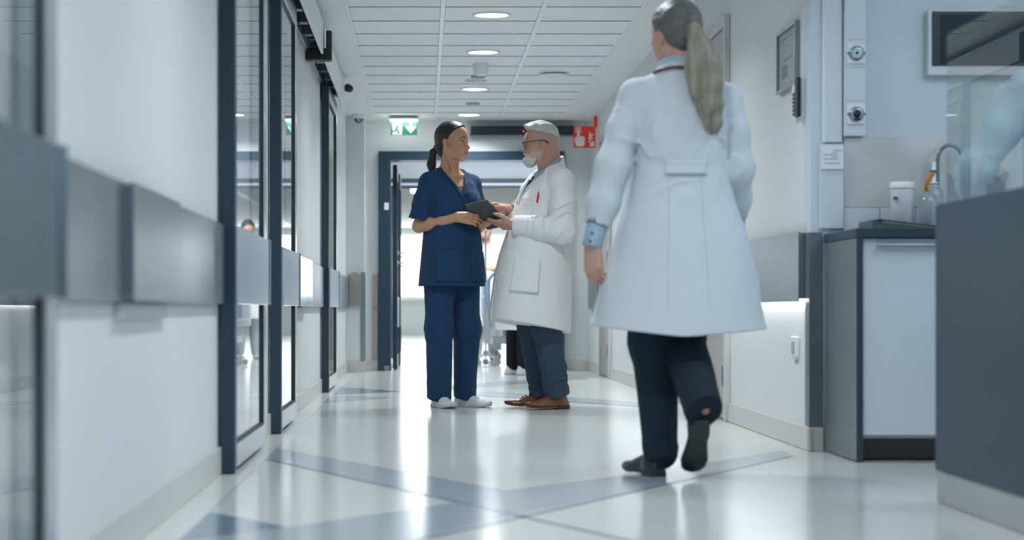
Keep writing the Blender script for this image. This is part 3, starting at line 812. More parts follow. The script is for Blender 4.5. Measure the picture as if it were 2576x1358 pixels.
# pump bottle with orange spout
r = root('pump_bottle', (2.035, 8.1, zt), 'clear bottle with an orange spout beside the canister', 'bottle')
M_CLEAR = mat('clear blueish plastic', (0.66, 0.76, 0.82), 0.12, var=0.02, trans=0.6)
G().lathe((2.045, 8.06, zt), [(0.030, 0), (0.036, 0.005), (0.036, 0.12), (0.028, 0.145), (0.014, 0.155), (0.014, 0.165)], n=32).obj('body', M_CLEAR, r)
G().tube([(2.043, 8.06, zt + 0.165), (2.030, 8.04, zt + 0.18), (2.045, 8.04, zt + 0.215), (2.055, 8.04, zt + 0.235)], [0.010, 0.007, 0.010, 0.013], 14).obj('spout', mat('orange plastic', (0.75, 0.25, 0.02), 0.4), r)
r = root('soap_dispenser', (2.09, 8.15, zt), 'tall clear soap dispenser with teal bands behind the pump bottle', 'bottle')
G().lathe((2.095, 8.16, zt), [(0.036, 0), (0.040, 0.006), (0.040, 0.15), (0.03, 0.18), (0.016, 0.19)], n=32).obj('body', M_CLEAR, r)
G().lathe((2.095, 8.16, zt + 0.19), [(0.018, 0), (0.018, 0.016), (0.008, 0.018), (0.008, 0.10), (0.0, 0.102)], n=24).obj('pump', M_WHITE, r)
M_TEAL = mat('teal plastic', (0.02, 0.25, 0.32), 0.4)
for z in (0.196, 0.25):
    G().lathe((2.095, 8.16, zt + z), [(0.0195, 0), (0.0195, 0.006)], n=24).obj('band', M_TEAL, r)
r = root('faucet', (2.17, 8.22, zt), 'tall curved dark metal faucet behind the counter screen', 'faucet')
pts = [(2.125, 8.22, zt), (2.125, 8.22, zt + 0.30)] + [(2.175 - 0.05 * math.cos(a * math.pi / 8), 8.22 - 0.01 * a / 8, zt + 0.30 + 0.05 * math.sin(a * math.pi / 8) * 1.3) for a in range(1, 9)] + [(2.226, 8.21, zt + 0.27)]
G().tube(pts, 0.008, 14).obj('spout', M_STEELD, r)
G().lathe((2.125, 8.22, zt), [(0.024, 0), (0.024, 0.02), (0.012, 0.03)], n=24).obj('base', M_STEEL, r)
G().cyl((2.15, 8.22, zt + 0.04), (2.20, 8.21, zt + 0.05), 0.006, n=12).obj('lever', M_STEEL, r)
r = root('glue_stick', (2.115, 7.95, zt), 'small dark blue and yellow stick at the worktop edge', 'stick')
G().lathe((2.105, 7.78, zt), [(0.010, 0), (0.010, 0.025)], n=18).obj('tube', mat('navy plastic', (0.02, 0.02, 0.07), 0.4), r)
G().lathe((2.105, 7.78, zt + 0.025), [(0.0105, 0), (0.0105, 0.012), (0.0, 0.013)], n=18).obj('cap', mat('yellow plastic', (0.75, 0.45, 0.03), 0.4), r)
r = root('bottle_cap_pot', (2.03, 7.92, zt), 'small dark green pot on the worktop', 'pot')
G().lathe((2.03, 7.90, zt), [(0.016, 0), (0.017, 0.015), (0.014, 0.017)], n=18).obj('pot', mat('dark green plastic', (0.02, 0.09, 0.06), 0.4), r)
G().lathe((2.03, 7.90, zt + 0.017), [(0.012, 0), (0.0, 0.004)], n=18).obj('lid', MATS['dark green plastic'], r)
r = root('glove_dispenser', (2.33, YS, 1.12), 'cream and grey rounded dispenser on the wall behind the screen', 'dispenser')
G().tube([(2.37, YS - 0.002, 1.17), (2.37, YS - 0.05, 1.165), (2.37, YS - 0.09, 1.15)], [0.065, 0.06, 0.045], 24).obj('body', mat('cream plastic', (0.72, 0.68, 0.58), 0.45), r)
G().tube([(2.385, YS - 0.09, 1.148), (2.40, YS - 0.11, 1.14)], [0.03, 0.024], 18).obj('nozzle', M_GREY, r)

# reception counter ------------------------------------------------------------
r = root('reception_counter', (1.95, 4.5, 0), 'dark slate reception counter at the right edge', 'counter')
B(1.575, 1.600, 2.2, 6.12, 0.098, 0.914, 0.002).obj('side_panel', M_COUNTER, r)
B(1.600, 2.30, 6.095, 6.12, 0.098, 0.89, 0.002).obj('end_panel', M_COUNTER, r)
B(1.600, 2.32, 2.2, 6.095, 0.885, 0.910, 0.002).obj('top', M_COUNTER, r)
B(2.28, 2.30, 2.2, 6.095, 0.002, 0.885).obj('inner_panel', M_WHITEG, r)
B(1.579, 2.30, 2.2, 6.116, 0.002, 0.098, 0.002).obj('plinth', mat('grey vinyl plinth', (0.36, 0.37, 0.37), 0.3), r)
r = root('counter_screen', (1.60, 4.2, 0.914), 'clear protective screen standing on the reception counter', 'screen')
B(1.584, 1.592, 2.4, 6.02, 0.9150, 1.425).obj('pane', M_SCREEN, r)
for y in (2.6, 4.2, 5.6):
    B(1.5925, 1.63, y - 0.03, y + 0.03, 0.9155, 0.95, 0.003).obj('clamp', M_STEEL, r)

# ================================================================== HOSPITAL BED BEYOND THE PORTAL
bx0, bx1, by0, by1 = 0.66, 1.56, 21.35, 23.45
r = root('hospital_bed', ((bx0 + bx1) / 2, (by0 + by1) / 2, 0), 'wheeled hospital bed with blue mattress beyond the portal', 'bed')
B(bx0 + 0.03, bx1 - 0.03, by0 + 0.05, by1 - 0.05, 0.47, 0.55, 0.01).obj('deck', M_BEDM, r)
B(bx0 + 0.04, bx1 - 0.04, by0 + 0.08, by1 - 0.08, 0.55, 0.69, 0.05).obj('mattress', M_BLUE, r)
g = B(bx0 + 0.08, bx0 + 0.14, by0 + 0.15, by1 - 0.15, 0.22, 0.29); g.box(bx1 - 0.14, bx1 - 0.08, by0 + 0.15, by1 - 0.15, 0.22, 0.29)
g.box(bx0 + 0.14, bx1 - 0.14, by0 + 0.15, by0 + 0.22, 0.225, 0.285); g.box(bx0 + 0.14, bx1 - 0.14, by1 - 0.22, by1 - 0.15, 0.225, 0.285)
g.obj('chassis', M_BEDM, r)
for y in (by0 + 0.5, by1 - 0.5):
    B(bx0 + 0.25, bx1 - 0.25, y - 0.08, y + 0.08, 0.28, 0.48, 0.01).obj('lift_column', M_GREY, r)
B(bx0 - 0.02, bx0 + 0.06, by0 - 0.01, by0 + 0.05, 0.23, 0.58, 0.012).obj('corner_post', M_BEDM, r)
B(bx1 - 0.06, bx1 + 0.02, by0 - 0.01, by0 + 0.05, 0.23, 0.58, 0.012).obj('corner_post', M_BEDM, r)
B(bx0 + 0.06, bx1 - 0.06, by0 - 0.005, by0 + 0.035, 0.40, 0.55, 0.01).obj('foot_panel', M_BEDM, r)
B(bx0, bx1, by1 - 0.03, by1 + 0.02, 0.40, 1.02, 0.02).obj('headboard', M_WHITE, r)
def hoop(x, y0, y1, z0, z1):
    c = 0.10
    pts = [(x, y0, z0), (x, y0, z1 - c)] + [(x, y0 + c - c * math.cos(a * math.pi / 10), z1 - c + c * math.sin(a * math.pi / 10)) for a in range(1, 6)]
    pts += [(x, y1 - c + c * math.sin(a * math.pi / 10), z1 - c + c * math.cos(a * math.pi / 10)) for a in range(0, 6)] + [(x, y1, z0)]
    return G().tube(pts, 0.019, 12)
for x in (bx0 + 0.01, bx1 - 0.01):
    for ya, yb in ((by0 + 0.1, by0 + 0.95), (by0 + 1.1, by1 - 0.1)):
        s_ = hoop(x, ya, yb, 0.5, 0.99)
        h = s_.obj('side_rail', M_BEDM, r)
        for k in (1, 2):
            G().cyl((x, ya + (yb - ya) * k / 3, 0.5), (x, ya + (yb - ya) * k / 3, 0.975), 0.010, n=10).obj('bar', M_BEDM, h)
        G().tube([(x, ya + 0.05, 0.74), (x, yb - 0.05, 0.74)], 0.012, 10).obj('bar', mat('pale blue rail', (0.35, 0.55, 0.75), 0.4), h)
ft = hoop(0, bx0 + 0.04, bx1 - 0.04, 0.5, 0.985)
ft.v = [(y, by0 + 0.02, z) for (x, y, z) in ft.v] if False else [(p[1], by0 + 0.02 + p[0], p[2]) for p in ft.v]
ft.obj('foot_hoop', mat('pale blue rail', (0.35, 0.55, 0.75), 0.4), r)
for x in (bx0 + 0.135, bx1 - 0.135):
    for y in (by0 + 0.12, by1 - 0.12):
        f_ = G().box(x - 0.045, x + 0.045, y - 0.03, y + 0.05, 0.16, 0.225, 0.008)
        f_.box(x - 0.042, x - 0.034, y - 0.03, y + 0.03, 0.06, 0.17); f_.box(x + 0.034, x + 0.042, y - 0.03, y + 0.03, 0.06, 0.17)
        fk = f_.obj('caster_fork', M_GREY, r)
        w = G().lathe((x - 0.028, y, 0.078), [(0.03, 0), (0.055, 0.004), (0.072, 0.010), (0.075, 0.028), (0.072, 0.046), (0.055, 0.052), (0.03, 0.056)], (1, 0, 0), 28)
        wo = w.obj('wheel', mat('grey tyre rubber', (0.30, 0.33, 0.36), 0.5), fk)
        G().lathe((x - 0.031, y, 0.078), [(0.0, 0), (0.045, 0.0), (0.045, 0.062), (0.0, 0.062)], (1, 0, 0), 24).obj('hub', M_WHITE, wo)
r = root('drip_stand', (0.72, 21.15, 0), 'slim metal drip stand by the foot of the bed', 'drip stand')
G().tube([(0.66, 21.18, 0.12), (0.66, 21.18, 1.42)], 0.011, 12).obj('pole', M_BEDM, r)
G().tube([(0.66, 21.18, 1.40), (0.73, 21.18, 1.60), (0.75, 21.18, 1.62)], 0.007, 10).obj('hook_arm', M_BEDM, r)
for k in range(5):
    a = k * 2 * math.pi / 5 + 0.3
    l_ = G().tube([(0.66, 21.18, 0.13), (0.66 + 0.14 * math.cos(a), 21.18 + 0.14 * math.sin(a), 0.08)], 0.010, 10).obj('leg', M_BEDM, r)
    G().lathe((0.66 + 0.14 * math.cos(a), 21.165 + 0.14 * math.sin(a), 0.036), [(0.034, 0), (0.034, 0.022)], (0, 1, 0), 16).obj('wheel', M_GREY, l_)
G().lathe((0.66, 21.18, 0.10), [(0.03, 0), (0.03, 0.05), (0.02, 0.06)], n=20).obj('hub', M_GREY, r)
# ================================================================== ORGANIC SHAPES (distance fields turned into meshes)
_rng = np.random.RandomState(7)
_TAB = _rng.rand(32, 32, 32).astype(np.float32) * 2 - 1

def vnoise(x, y, z):
    xi, yi, zi = np.floor(x).astype(int), np.floor(y).astype(int), np.floor(z).astype(int)
    u, v, w = x - xi, y - yi, z - zi
    u = u * u * (3 - 2 * u); v = v * v * (3 - 2 * v); w = w * w * (3 - 2 * w)
    a, b, c = xi & 31, yi & 31, zi & 31
    a1, b1, c1 = (a + 1) & 31, (b + 1) & 31, (c + 1) & 31
    T = _TAB
    l = lambda p, q, t: p + (q - p) * t
    return l(l(l(T[a, b, c], T[a1, b, c], u), l(T[a, b1, c], T[a1, b1, c], u), v),
             l(l(T[a, b, c1], T[a1, b, c1], u), l(T[a, b1, c1], T[a1, b1, c1], u), v), w)


def V(*a):
    return np.array(a[0] if len(a) == 1 else a, dtype=np.float32)


def ell(c, r, R=None):
    c, r = V(c), V(r)
    def fn(x, y, z):
        x, y, z = x - c[0], y - c[1], z - c[2]
        if R is not None:
            x, y, z = (R[0][0] * x + R[1][0] * y + R[2][0] * z, R[0][1] * x + R[1][1] * y + R[2][1] * z, R[0][2] * x + R[1][2] * y + R[2][2] * z)
        a, b, d = x / r[0], y / r[1], z / r[2]
        k0 = np.sqrt(a * a + b * b + d * d)
        k1 = np.sqrt((a / r[0]) ** 2 + (b / r[1]) ** 2 + (d / r[2]) ** 2) + 1e-6
        return k0 * (k0 - 1) / k1
    m = float(r.max()) if R is not None else r
    return (c - m, c + m, fn)


def rc(a, b, ra, rb):
    a, b = V(a), V(b)
    ba = b - a; L = float(ba @ ba) + 1e-9
    def fn(x, y, z):
        x, y, z = x - a[0], y - a[1], z - a[2]
        t = np.clip((x * ba[0] + y * ba[1] + z * ba[2]) / L, 0, 1)
        return np.sqrt((x - t * ba[0]) ** 2 + (y - t * ba[1]) ** 2 + (z - t * ba[2]) ** 2) - (ra + t * (rb - ra))
    m = max(ra, rb)
    return (np.minimum(a, b) - m, np.maximum(a, b) + m, fn)


def loft(rows):
    """rows (z, cx, cy, half depth, half width, power) stacked along z"""
    R = sorted(rows); zs = np.array([q[0] for q in R]); cols = [np.array([q[i] for q in R], dtype=np.float32) for i in range(1, 6)]
    def fn(x, y, z):
        cx, cy, a, b, n = [np.interp(z, zs, c).astype(np.float32) for c in cols]
        u, v = np.abs(x - cx) / a + 1e-5, np.abs(y - cy) / b + 1e-5
        k = (u ** n + v ** n) ** (1 / n)
        g = np.sqrt((u / a) ** 2 + (v / b) ** 2) / np.sqrt(u * u + v * v)
        return np.maximum((k - 1) / g, np.maximum(zs[0] - z, z - zs[-1]))
    m = max(max(q[3] + abs(q[1]), q[4] + abs(q[2])) for q in R)
    return (V(-m, -m, zs[0]), V(m, m, zs[-1]), fn)


def rbox(c, h, r, R=None):
    c, h = V(c), V(h)
    def fn(x, y, z):
        x, y, z = x - c[0], y - c[1], z - c[2]
        if R is not None:
            x, y, z = (R[0][0] * x + R[1][0] * y + R[2][0] * z, R[0][1] * x + R[1][1] * y + R[2][1] * z, R[0][2] * x + R[1][2] * y + R[2][2] * z)
        qx, qy, qz = np.abs(x) - h[0] + r, np.abs(y) - h[1] + r, np.abs(z) - h[2] + r
        return np.sqrt(np.maximum(qx, 0) ** 2 + np.maximum(qy, 0) ** 2 + np.maximum(qz, 0) ** 2) + np.minimum(np.maximum(qx, np.maximum(qy, qz)), 0) - r
    m = float(np.sqrt((h * h).sum())) if R is not None else h
    return (c - m, c + m, fn)


def xf(p, M):
    """primitive carried by the matrix M (rotation, uniform scale, translation)"""
    lo, hi, f = p
    M = np.array(M, dtype=np.float32)
    s = float(np.cbrt(np.linalg.det(M[:3, :3])))
    I = np.linalg.inv(M)
    cs = np.array([[a, b, c, 1] for a in (lo[0], hi[0]) for b in (lo[1], hi[1]) for c in (lo[2], hi[2])]) @ M.T
    def fn(x, y, z):
        return f(I[0, 0] * x + I[0, 1] * y + I[0, 2] * z + I[0, 3], I[1, 0] * x + I[1, 1] * y + I[1, 2] * z + I[1, 3],
                 I[2, 0] * x + I[2, 1] * y + I[2, 2] * z + I[2, 3]) * s
    return (cs[:, :3].min(0), cs[:, :3].max(0), fn)


class Field:
    def __init__(s, lo, hi, h):
        s.lo, s.h = V(lo), h
        s.n = np.ceil((V(hi) - s.lo) / h).astype(int) + 1
        s.f = np.full(tuple(s.n), 0.25, dtype=np.float32)
        s.ax = [s.lo[i] + np.arange(s.n[i], dtype=np.float32) * h for i in range(3)]

    def like(s):
        o = Field.__new__(Field)
        o.lo, o.h, o.n, o.ax = s.lo, s.h, s.n, s.ax
        o.f = np.full(s.f.shape, 0.25, dtype=np.float32)
        return o

    def _sub(s, lo, hi, m):
        a = np.clip(np.floor((lo - m - s.lo) / s.h).astype(int), 0, s.n)
        b = np.clip(np.ceil((hi + m - s.lo) / s.h).astype(int) + 1, 0, s.n)
        if (b - a).min() <= 0: return None, None
        sl = tuple(slice(a[i], b[i]) for i in range(3))
        return sl, (s.ax[0][sl[0]][:, None, None], s.ax[1][sl[1]][None, :, None], s.ax[2][sl[2]][None, None, :])

    def add(s, p, k=0.0):
        sl, g = s._sub(p[0], p[1], k + 3 * s.h)
        if sl is None: return s
        d = p[2](*g); a = s.f[sl]
        r = np.minimum(a, d)
        if k > 0:
            hh = np.maximum(k - np.abs(a - d), 0) / k
            r = r - hh * hh * k * 0.25
        s.f[sl] = r
        return s

    def sub(s, p, k=0.0):
        sl, g = s._sub(p[0], p[1], k + 3 * s.h)
        if sl is None: return s
        d = -p[2](*g); a = s.f[sl]
        r = np.maximum(a, d)
        if k > 0:
            hh = np.maximum(k - np.abs(a - d), 0) / k
            r = r + hh * hh * k * 0.25
        s.f[sl] = r
        return s

    def cut(s, fn, k=0.0):
        d = np.broadcast_to(fn(s.ax[0][:, None, None], s.ax[1][None, :, None], s.ax[2][None, None, :]), s.f.shape)
        r = np.maximum(s.f, d)
        if k > 0:
            hh = np.maximum(k - np.abs(s.f - d), 0) / k
            r = r + hh * hh * k * 0.25
        s.f = r.astype(np.float32)
        return s

    def chain(s, pts, rs, k=0.03, k0=None):
        for i in range(len(pts) - 1):
            s.add(rc(pts[i], pts[i + 1], rs[i], rs[i + 1]), (k0 if (k0 is not None and i == 0) else k))
        return s

    def merge(s, o, k=0.0):
        r = np.minimum(s.f, o.f)
        if k > 0:
            hh = np.maximum(k - np.abs(s.f - o.f), 0) / k
            r = r - hh * hh * k * 0.25
        s.f = r
        return s

    def plane_cut(s, c, n):
        c, n = V(c), V(n); n = n / np.linalg.norm(n)
        return s.cut(lambda x, y, z: (x - c[0]) * n[0] + (y - c[1]) * n[1] + (z - c[2]) * n[2])

    def sleeve(s, pts, rs, k=0.045, wall=0.006):
        """an open-ended sleeve joined to the garment"""
        o = s.like()
        o.chain(pts, rs, 0.03)
        e = V(pts[-1]); d = e - V(pts[-2]); d = d / np.linalg.norm(d)
        o.sub(rc(e + d * 0.08, e - d * 0.035, rs[-1] - wall, rs[-1] - wall - 0.002))
        o.plane_cut(e, d)
        X, Y, Z = s.ax[0][:, None, None], s.ax[1][None, :, None], s.ax[2][None, None, :]
        q = V(pts[0])
        kk = (k * np.exp(-((X - q[0]) ** 2 + (Y - q[1]) ** 2 + (Z - q[2]) ** 2) / 0.10 ** 2) + 0.004).astype(np.float32)
        hh = np.maximum(kk - np.abs(s.f - o.f), 0) / kk
        s.f = np.minimum(s.f, o.f) - hh * hh * kk * 0.25
        return s

    def displace(s, fn, band=0.018):
        band = min(band, 0.020)
        I = np.nonzero(np.abs(s.f) < band)
        x, y, z = s.ax[0][I[0]], s.ax[1][I[1]], s.ax[2][I[2]]
        s.f[I] += fn(x, y, z).astype(np.float32)
        return s

    def hollow(s, t, below=None, where=None):
        g = -(s.f + t)
        m = np.zeros(s.f.shape, bool)
        if below is not None: m |= (s.ax[2][None, None, :] < below)
        s.f = np.where(m, np.maximum(s.f, g), s.f)
        return s

    def mesh(s):
        f = s.f
        f[0], f[-1] = 0.2, 0.2; f[:, 0], f[:, -1] = 0.2, 0.2; f[:, :, 0], f[:, :, -1] = 0.2, 0.2
        S = f < 0
        nx, ny, nz = [k - 1 for k in f.shape]
        cnt = np.zeros((nx, ny, nz), np.int8)
        for i in (0, 1):
            for j in (0, 1):
                for k in (0, 1):
                    cnt += S[i:i + nx, j:j + ny, k:k + nz]
        A = np.nonzero((cnt > 0) & (cnt < 8))
        idx = np.full((nx, ny, nz), -1, np.int32)
        idx[A] = np.arange(len(A[0]))
        acc = np.zeros((len(A[0]), 3), np.float32); num = np.zeros(len(A[0]), np.float32)
        cs = [(i, j, k) for i in (0, 1) for j in (0, 1) for k in (0, 1)]
        for p in cs:
            for ax in range(3):
                if p[ax]: continue
                q = list(p); q[ax] = 1
                a = f[A[0] + p[0], A[1] + p[1], A[2] + p[2]]; b = f[A[0] + q[0], A[1] + q[1], A[2] + q[2]]
                m = (a < 0) != (b < 0)
                t = np.where(m, a / np.where(m, a - b, 1), 0)
                for c in range(3):
                    acc[:, c] += np.where(m, p[c] + (t if c == ax else 0), 0)
                num += m
        v = acc / np.maximum(num, 1)[:, None]
        v = (v + np.stack(A, 1)) * s.h + s.lo
        F = []
        for ax in range(3):
            sl0 = [slice(0, d) for d in f.shape]; sl1 = list(sl0)
            sl0[ax] = slice(0, -1); sl1[ax] = slice(1, None)
            a, b = S[tuple(sl0)], S[tuple(sl1)]
            E = np.nonzero(a != b)
            flip = a[E]
            o1, o2 = [(1, 2), (2, 0), (0, 1)][ax]
            ok = (E[o1] > 0) & (E[o2] > 0) & (E[o1] < f.shape[o1] - 1) & (E[o2] < f.shape[o2] - 1)
            E = [e[ok] for e in E]; flip = flip[ok]
            qs = []
            for d1, d2 in ((-1, -1), (0, -1), (0, 0), (-1, 0)):
                e = [x.copy() for x in E]; e[o1] = e[o1] + d1; e[o2] = e[o2] + d2
                qs.append(idx[e[0], e[1], e[2]])
            q = np.stack(qs, 1)
            q[~flip] = q[~flip][:, ::-1]
            F.append(q)
        return v.astype(np.float32), np.concatenate(F)


def mesh_from(v, q, name, m, cols=None):
    me = bpy.data.meshes.new(name)
    me.vertices.add(len(v)); me.vertices.foreach_set('co', np.ascontiguousarray(v, np.float32).ravel())
    me.loops.add(q.size); me.loops.foreach_set('vertex_index', np.ascontiguousarray(q, np.int32).ravel())
    me.polygons.add(len(q)); me.polygons.foreach_set('loop_start', np.arange(0, q.size, 4, dtype=np.int32))
    me.update(calc_edges=True)
    me.polygons.foreach_set('use_smooth', np.ones(len(q), bool))
    if cols is not None:
        a = me.color_attributes.new('tone', 'FLOAT_COLOR', 'POINT')
        a.data.foreach_set('color', np.concatenate([cols, np.ones((len(cols), 1))], 1).astype(np.float32).ravel())
    me.materials.append(m)
    me.validate()
    return me


class Person:
    """an Empty on the floor, +x forward, +y left; parts are meshes in that frame"""
    def __init__(s, x, y, facing, label):
        # facing: degrees from "towards the camera", positive to the right of the picture
        s.phi = math.radians(facing)
        s.o = bpy.data.objects.new('person', None)
        C.objects.link(s.o)
        s.o.location = (x, y, 0.0)
        s.o.rotation_euler = (0, 0, s.phi - math.pi / 2)
        s.x, s.y = x, y
        tag(s.o, label, 'person')

    def loc(s, X, Y, Z):
        dx, dy = X - s.x, Y - s.y
        c, n = math.cos(s.phi), math.sin(s.phi)
        return V(dx * n - dy * c, dx * c + dy * n, Z)

    def dir(s, X, Y, Z):
        c, n = math.cos(s.phi), math.sin(s.phi)
        return V(X * n - Y * c, X * c + Y * n, Z)

    def part(s, name, F, m, parent=None, label=None, cols=None, smooth=0):
        v, q = F.mesh() if isinstance(F, Field) else F
        me = mesh_from(v, q, name, m, cols(v) if cols else None)
        o = bpy.data.objects.new(name, me)
        C.objects.link(o)
        o.parent = parent or s.o
        if label: o['label'] = label
        o['_'] = 0; del o['_']
        s.last = (v, q)
        return o

    def gpart(s, name, g, m, parent=None, label=None):
        me = bpy.data.meshes.new(name)
        me.from_pydata(g.v, [], g.f)
        me.polygons.foreach_set('use_smooth', g.sm)
        bm = bmesh.new(); bm.from_mesh(me); bmesh.ops.recalc_face_normals(bm, faces=bm.faces[:]); bm.to_mesh(me); bm.free()
        me.materials.append(m)
        o = bpy.data.objects.new(name, me); C.objects.link(o); o.parent = parent or s.o
        if label: o['label'] = label
        return o

    def drape(s, name, surf, poly, m, origin, direction, up, t=0.004, parent=None, nu=14, nv=14, label=None, off=0.001):
        """a cloth patch: a quad (four (u, v) corners or a function) laid onto a surface seen along direction"""
        bvh = surf if isinstance(surf, BVHTree) else BVHTree.FromPolygons([Vector(p) for p in surf[0].tolist()], surf[1].tolist())
        d = Vector(direction).normalized(); upv = Vector(up); upv = (upv - d * upv.dot(d)).normalized(); r = d.cross(upv)
        o0 = Vector(origin)
        (a, b, c, e) = poly          # lower left, lower right, upper right, upper left in (r, up) metres
        P = []
        last = None
        for j in range(nv + 1):
            for i in range(nu + 1):
                u, v = i / nu, j / nv
                q = [(a[k] * (1 - u) + b[k] * u) * (1 - v) + (e[k] * (1 - u) + c[k] * u) * v for k in (0, 1)]
                st = o0 + r * q[0] + upv * q[1] - d * 1.0
                h = bvh.ray_cast(st, d)
                if h[0] is None:
                    p = (last if last is not None else o0) * 1.0
                    p = o0 + r * q[0] + upv * q[1] + d * ((p - o0).dot(d))
                    nrm = -d
                else:
                    p, nrm = h[0], h[1]
                    if nrm.dot(d) > 0: nrm = -nrm
                last = p
                P.append((p, nrm))
        # relax
        W1 = nu + 1
        pts = [p for p, _ in P]
        for _ in range(2):
            new = []
            for j in range(nv + 1):
                for i in range(nu + 1):
                    nb = [pts[jj * W1 + ii] for jj, ii in ((j - 1, i), (j + 1, i), (j, i - 1), (j, i + 1)) if 0 <= jj <= nv and 0 <= ii <= nu]
                    avg = sum(nb, Vector()) / len(nb)
                    p = pts[j * W1 + i]
                    new.append(p + d * ((avg - p).dot(d) * 0.5))
            pts = new
        g = G()
        top = [p - d * (t + off) for p in pts]; bot = [p + d * 0.003 for p in pts]
        n = len(pts)
        fs = []
        for j in range(nv):
            for i in range(nu):
                k = j * W1 + i
                fs.append((k, k + 1, k + 1 + W1, k + W1))
        g.add(top + bot, fs + [tuple(x + n for x in f)[::-1] for f in fs], True)
        rim = [i for i in range(nu)] + [nu + j * W1 for j in range(nv)] + [nv * W1 + nu - i for i in range(nu)] + [(nv - j) * W1 for j in range(nv)]
        g.f += [(rim[i], rim[i] + n, rim[(i + 1) % len(rim)] + n, rim[(i + 1) % len(rim)]) for i in range(len(rim))]
        g.sm += [False] * len(rim)
        return s.gpart(name, g, m, parent, label)


def rotm(yaw=0, pitch=0, roll=0, t=(0, 0, 0), s=1.0):
    M = (Matrix.Translation(Vector([float(q) for q in t])) @ Matrix.Rotation(math.radians(yaw), 4, 'Z') @ Matrix.Rotation(math.radians(pitch), 4, 'Y') @ Matrix.Rotation(math.radians(roll), 4, 'X') @ Matrix.Scale(s, 4))
    return np.array(M, dtype=np.float32)


def apply(M, p):
    return (np.array(M) @ np.append(V(p), 1))[:3]


def head(F, M, male=False, neck_to=None, neck_r=(0.048, 0.054)):
    """skull, face and ears in head axes (+x face, +z up, origin between the eyes' level)"""
    A = lambda p, k=0.0: F.add(xf(p, M), k)
    U = lambda p, k=0.0: F.sub(xf(p, M), k)
    jw = 1.10 if male else 1.0
    A(ell((-0.014, 0, 0.030), (0.096, 0.074, 0.087)))
    A(ell((0.022, 0, 0.026), (0.066, 0.062, 0.066)), 0.03)
    A(ell((0.030, 0, -0.040), (0.054, 0.054 * jw, 0.058)), 0.03)
    A(rc((0.058, -0.012 * jw, -0.090), (0.058, 0.012 * jw, -0.090), 0.021, 0.021), 0.03)
    for s in (-1, 1):
        A(rc((-0.008, s * 0.050 * jw, -0.058), (0.048, s * 0.022 * jw, -0.092), 0.017, 0.015), 0.028)
        A(ell((0.047, s * 0.043, -0.020), (0.028, 0.021, 0.020)), 0.024)
        A(ell((0.066, s * 0.026, -0.050), (0.018, 0.018, 0.022)), 0.025)
        A(rc((0.078, s * 0.010, 0.016), (0.060, s * 0.046, 0.016), 0.010, 0.009), 0.016)
    if neck_to is not None:
        n0 = apply(M, (-0.026, 0, -0.050))
        F.add(rc(n0, neck_to, neck_r[0], neck_r[1]), 0.03)
    for s in (-1, 1):
        U(ell((0.092, s * 0.031, -0.001), (0.017, 0.018, 0.011)), 0.014)
        A(ell((0.0685, s * 0.0315, -0.001), (0.0145, 0.0165, 0.0140)), 0.006)
        U(ell((0.090, s * 0.0315, -0.002), (0.020, 0.0135, 0.0042)), 0.003)
        U(ell((0.0685, s * 0.0315, -0.001), (0.0128, 0.0128, 0.0128)), 0.0)
    # nose
    A(rc((0.079, 0, 0.010), (0.098, 0, -0.030), 0.0075, 0.0100), 0.012)
    A(ell((0.099, 0, -0.036), (0.0125, 0.0120, 0.0105)), 0.010)
    for s in (-1, 1):
        A(ell((0.089, s * 0.0115, -0.040), (0.0105, 0.0075, 0.0080)), 0.007)
        U(ell((0.096, s * 0.006, -0.0475), (0.006, 0.0035, 0.0035)), 0.003)
    # mouth
    A(ell((0.079, 0, -0.066), (0.013, 0.024, 0.016)), 0.012)
    A(ell((0.0865, 0, -0.0640), (0.0085, 0.0195, 0.0052)), 0.005)
    A(ell((0.0845, 0, -0.0745), (0.0090, 0.0170, 0.0060)), 0.005)
    U(rc((0.0965, 0, -0.0688), (0.082, 0.023, -0.0698), 0.0028, 0.0018), 0.003)
    U(rc((0.0965, 0, -0.0688), (0.082, -0.023, -0.0698), 0.0028, 0.0018), 0.003)
    U(ell((0.094, 0, -0.0840), (0.010, 0.016, 0.0055)), 0.010)
    # ears
    for s in (-1, 1):
        R = np.array(Matrix.Rotation(math.radians(-14), 3, 'Y') @ Matrix.Rotation(math.radians(s * 22), 3, 'Z'))
        A(ell((-0.012, s * 0.075, -0.012), (0.019, 0.0075, 0.031), R), 0.006)
        A(ell((-0.005, s * 0.073, -0.036), (0.009, 0.006, 0.011)), 0.006)
        U(ell((-0.008, s * 0.084, -0.010), (0.010, 0.0075, 0.018), R), 0.005)
        A(ell((0.004, s * 0.074, -0.016), (0.006, 0.005, 0.007)), 0.005)


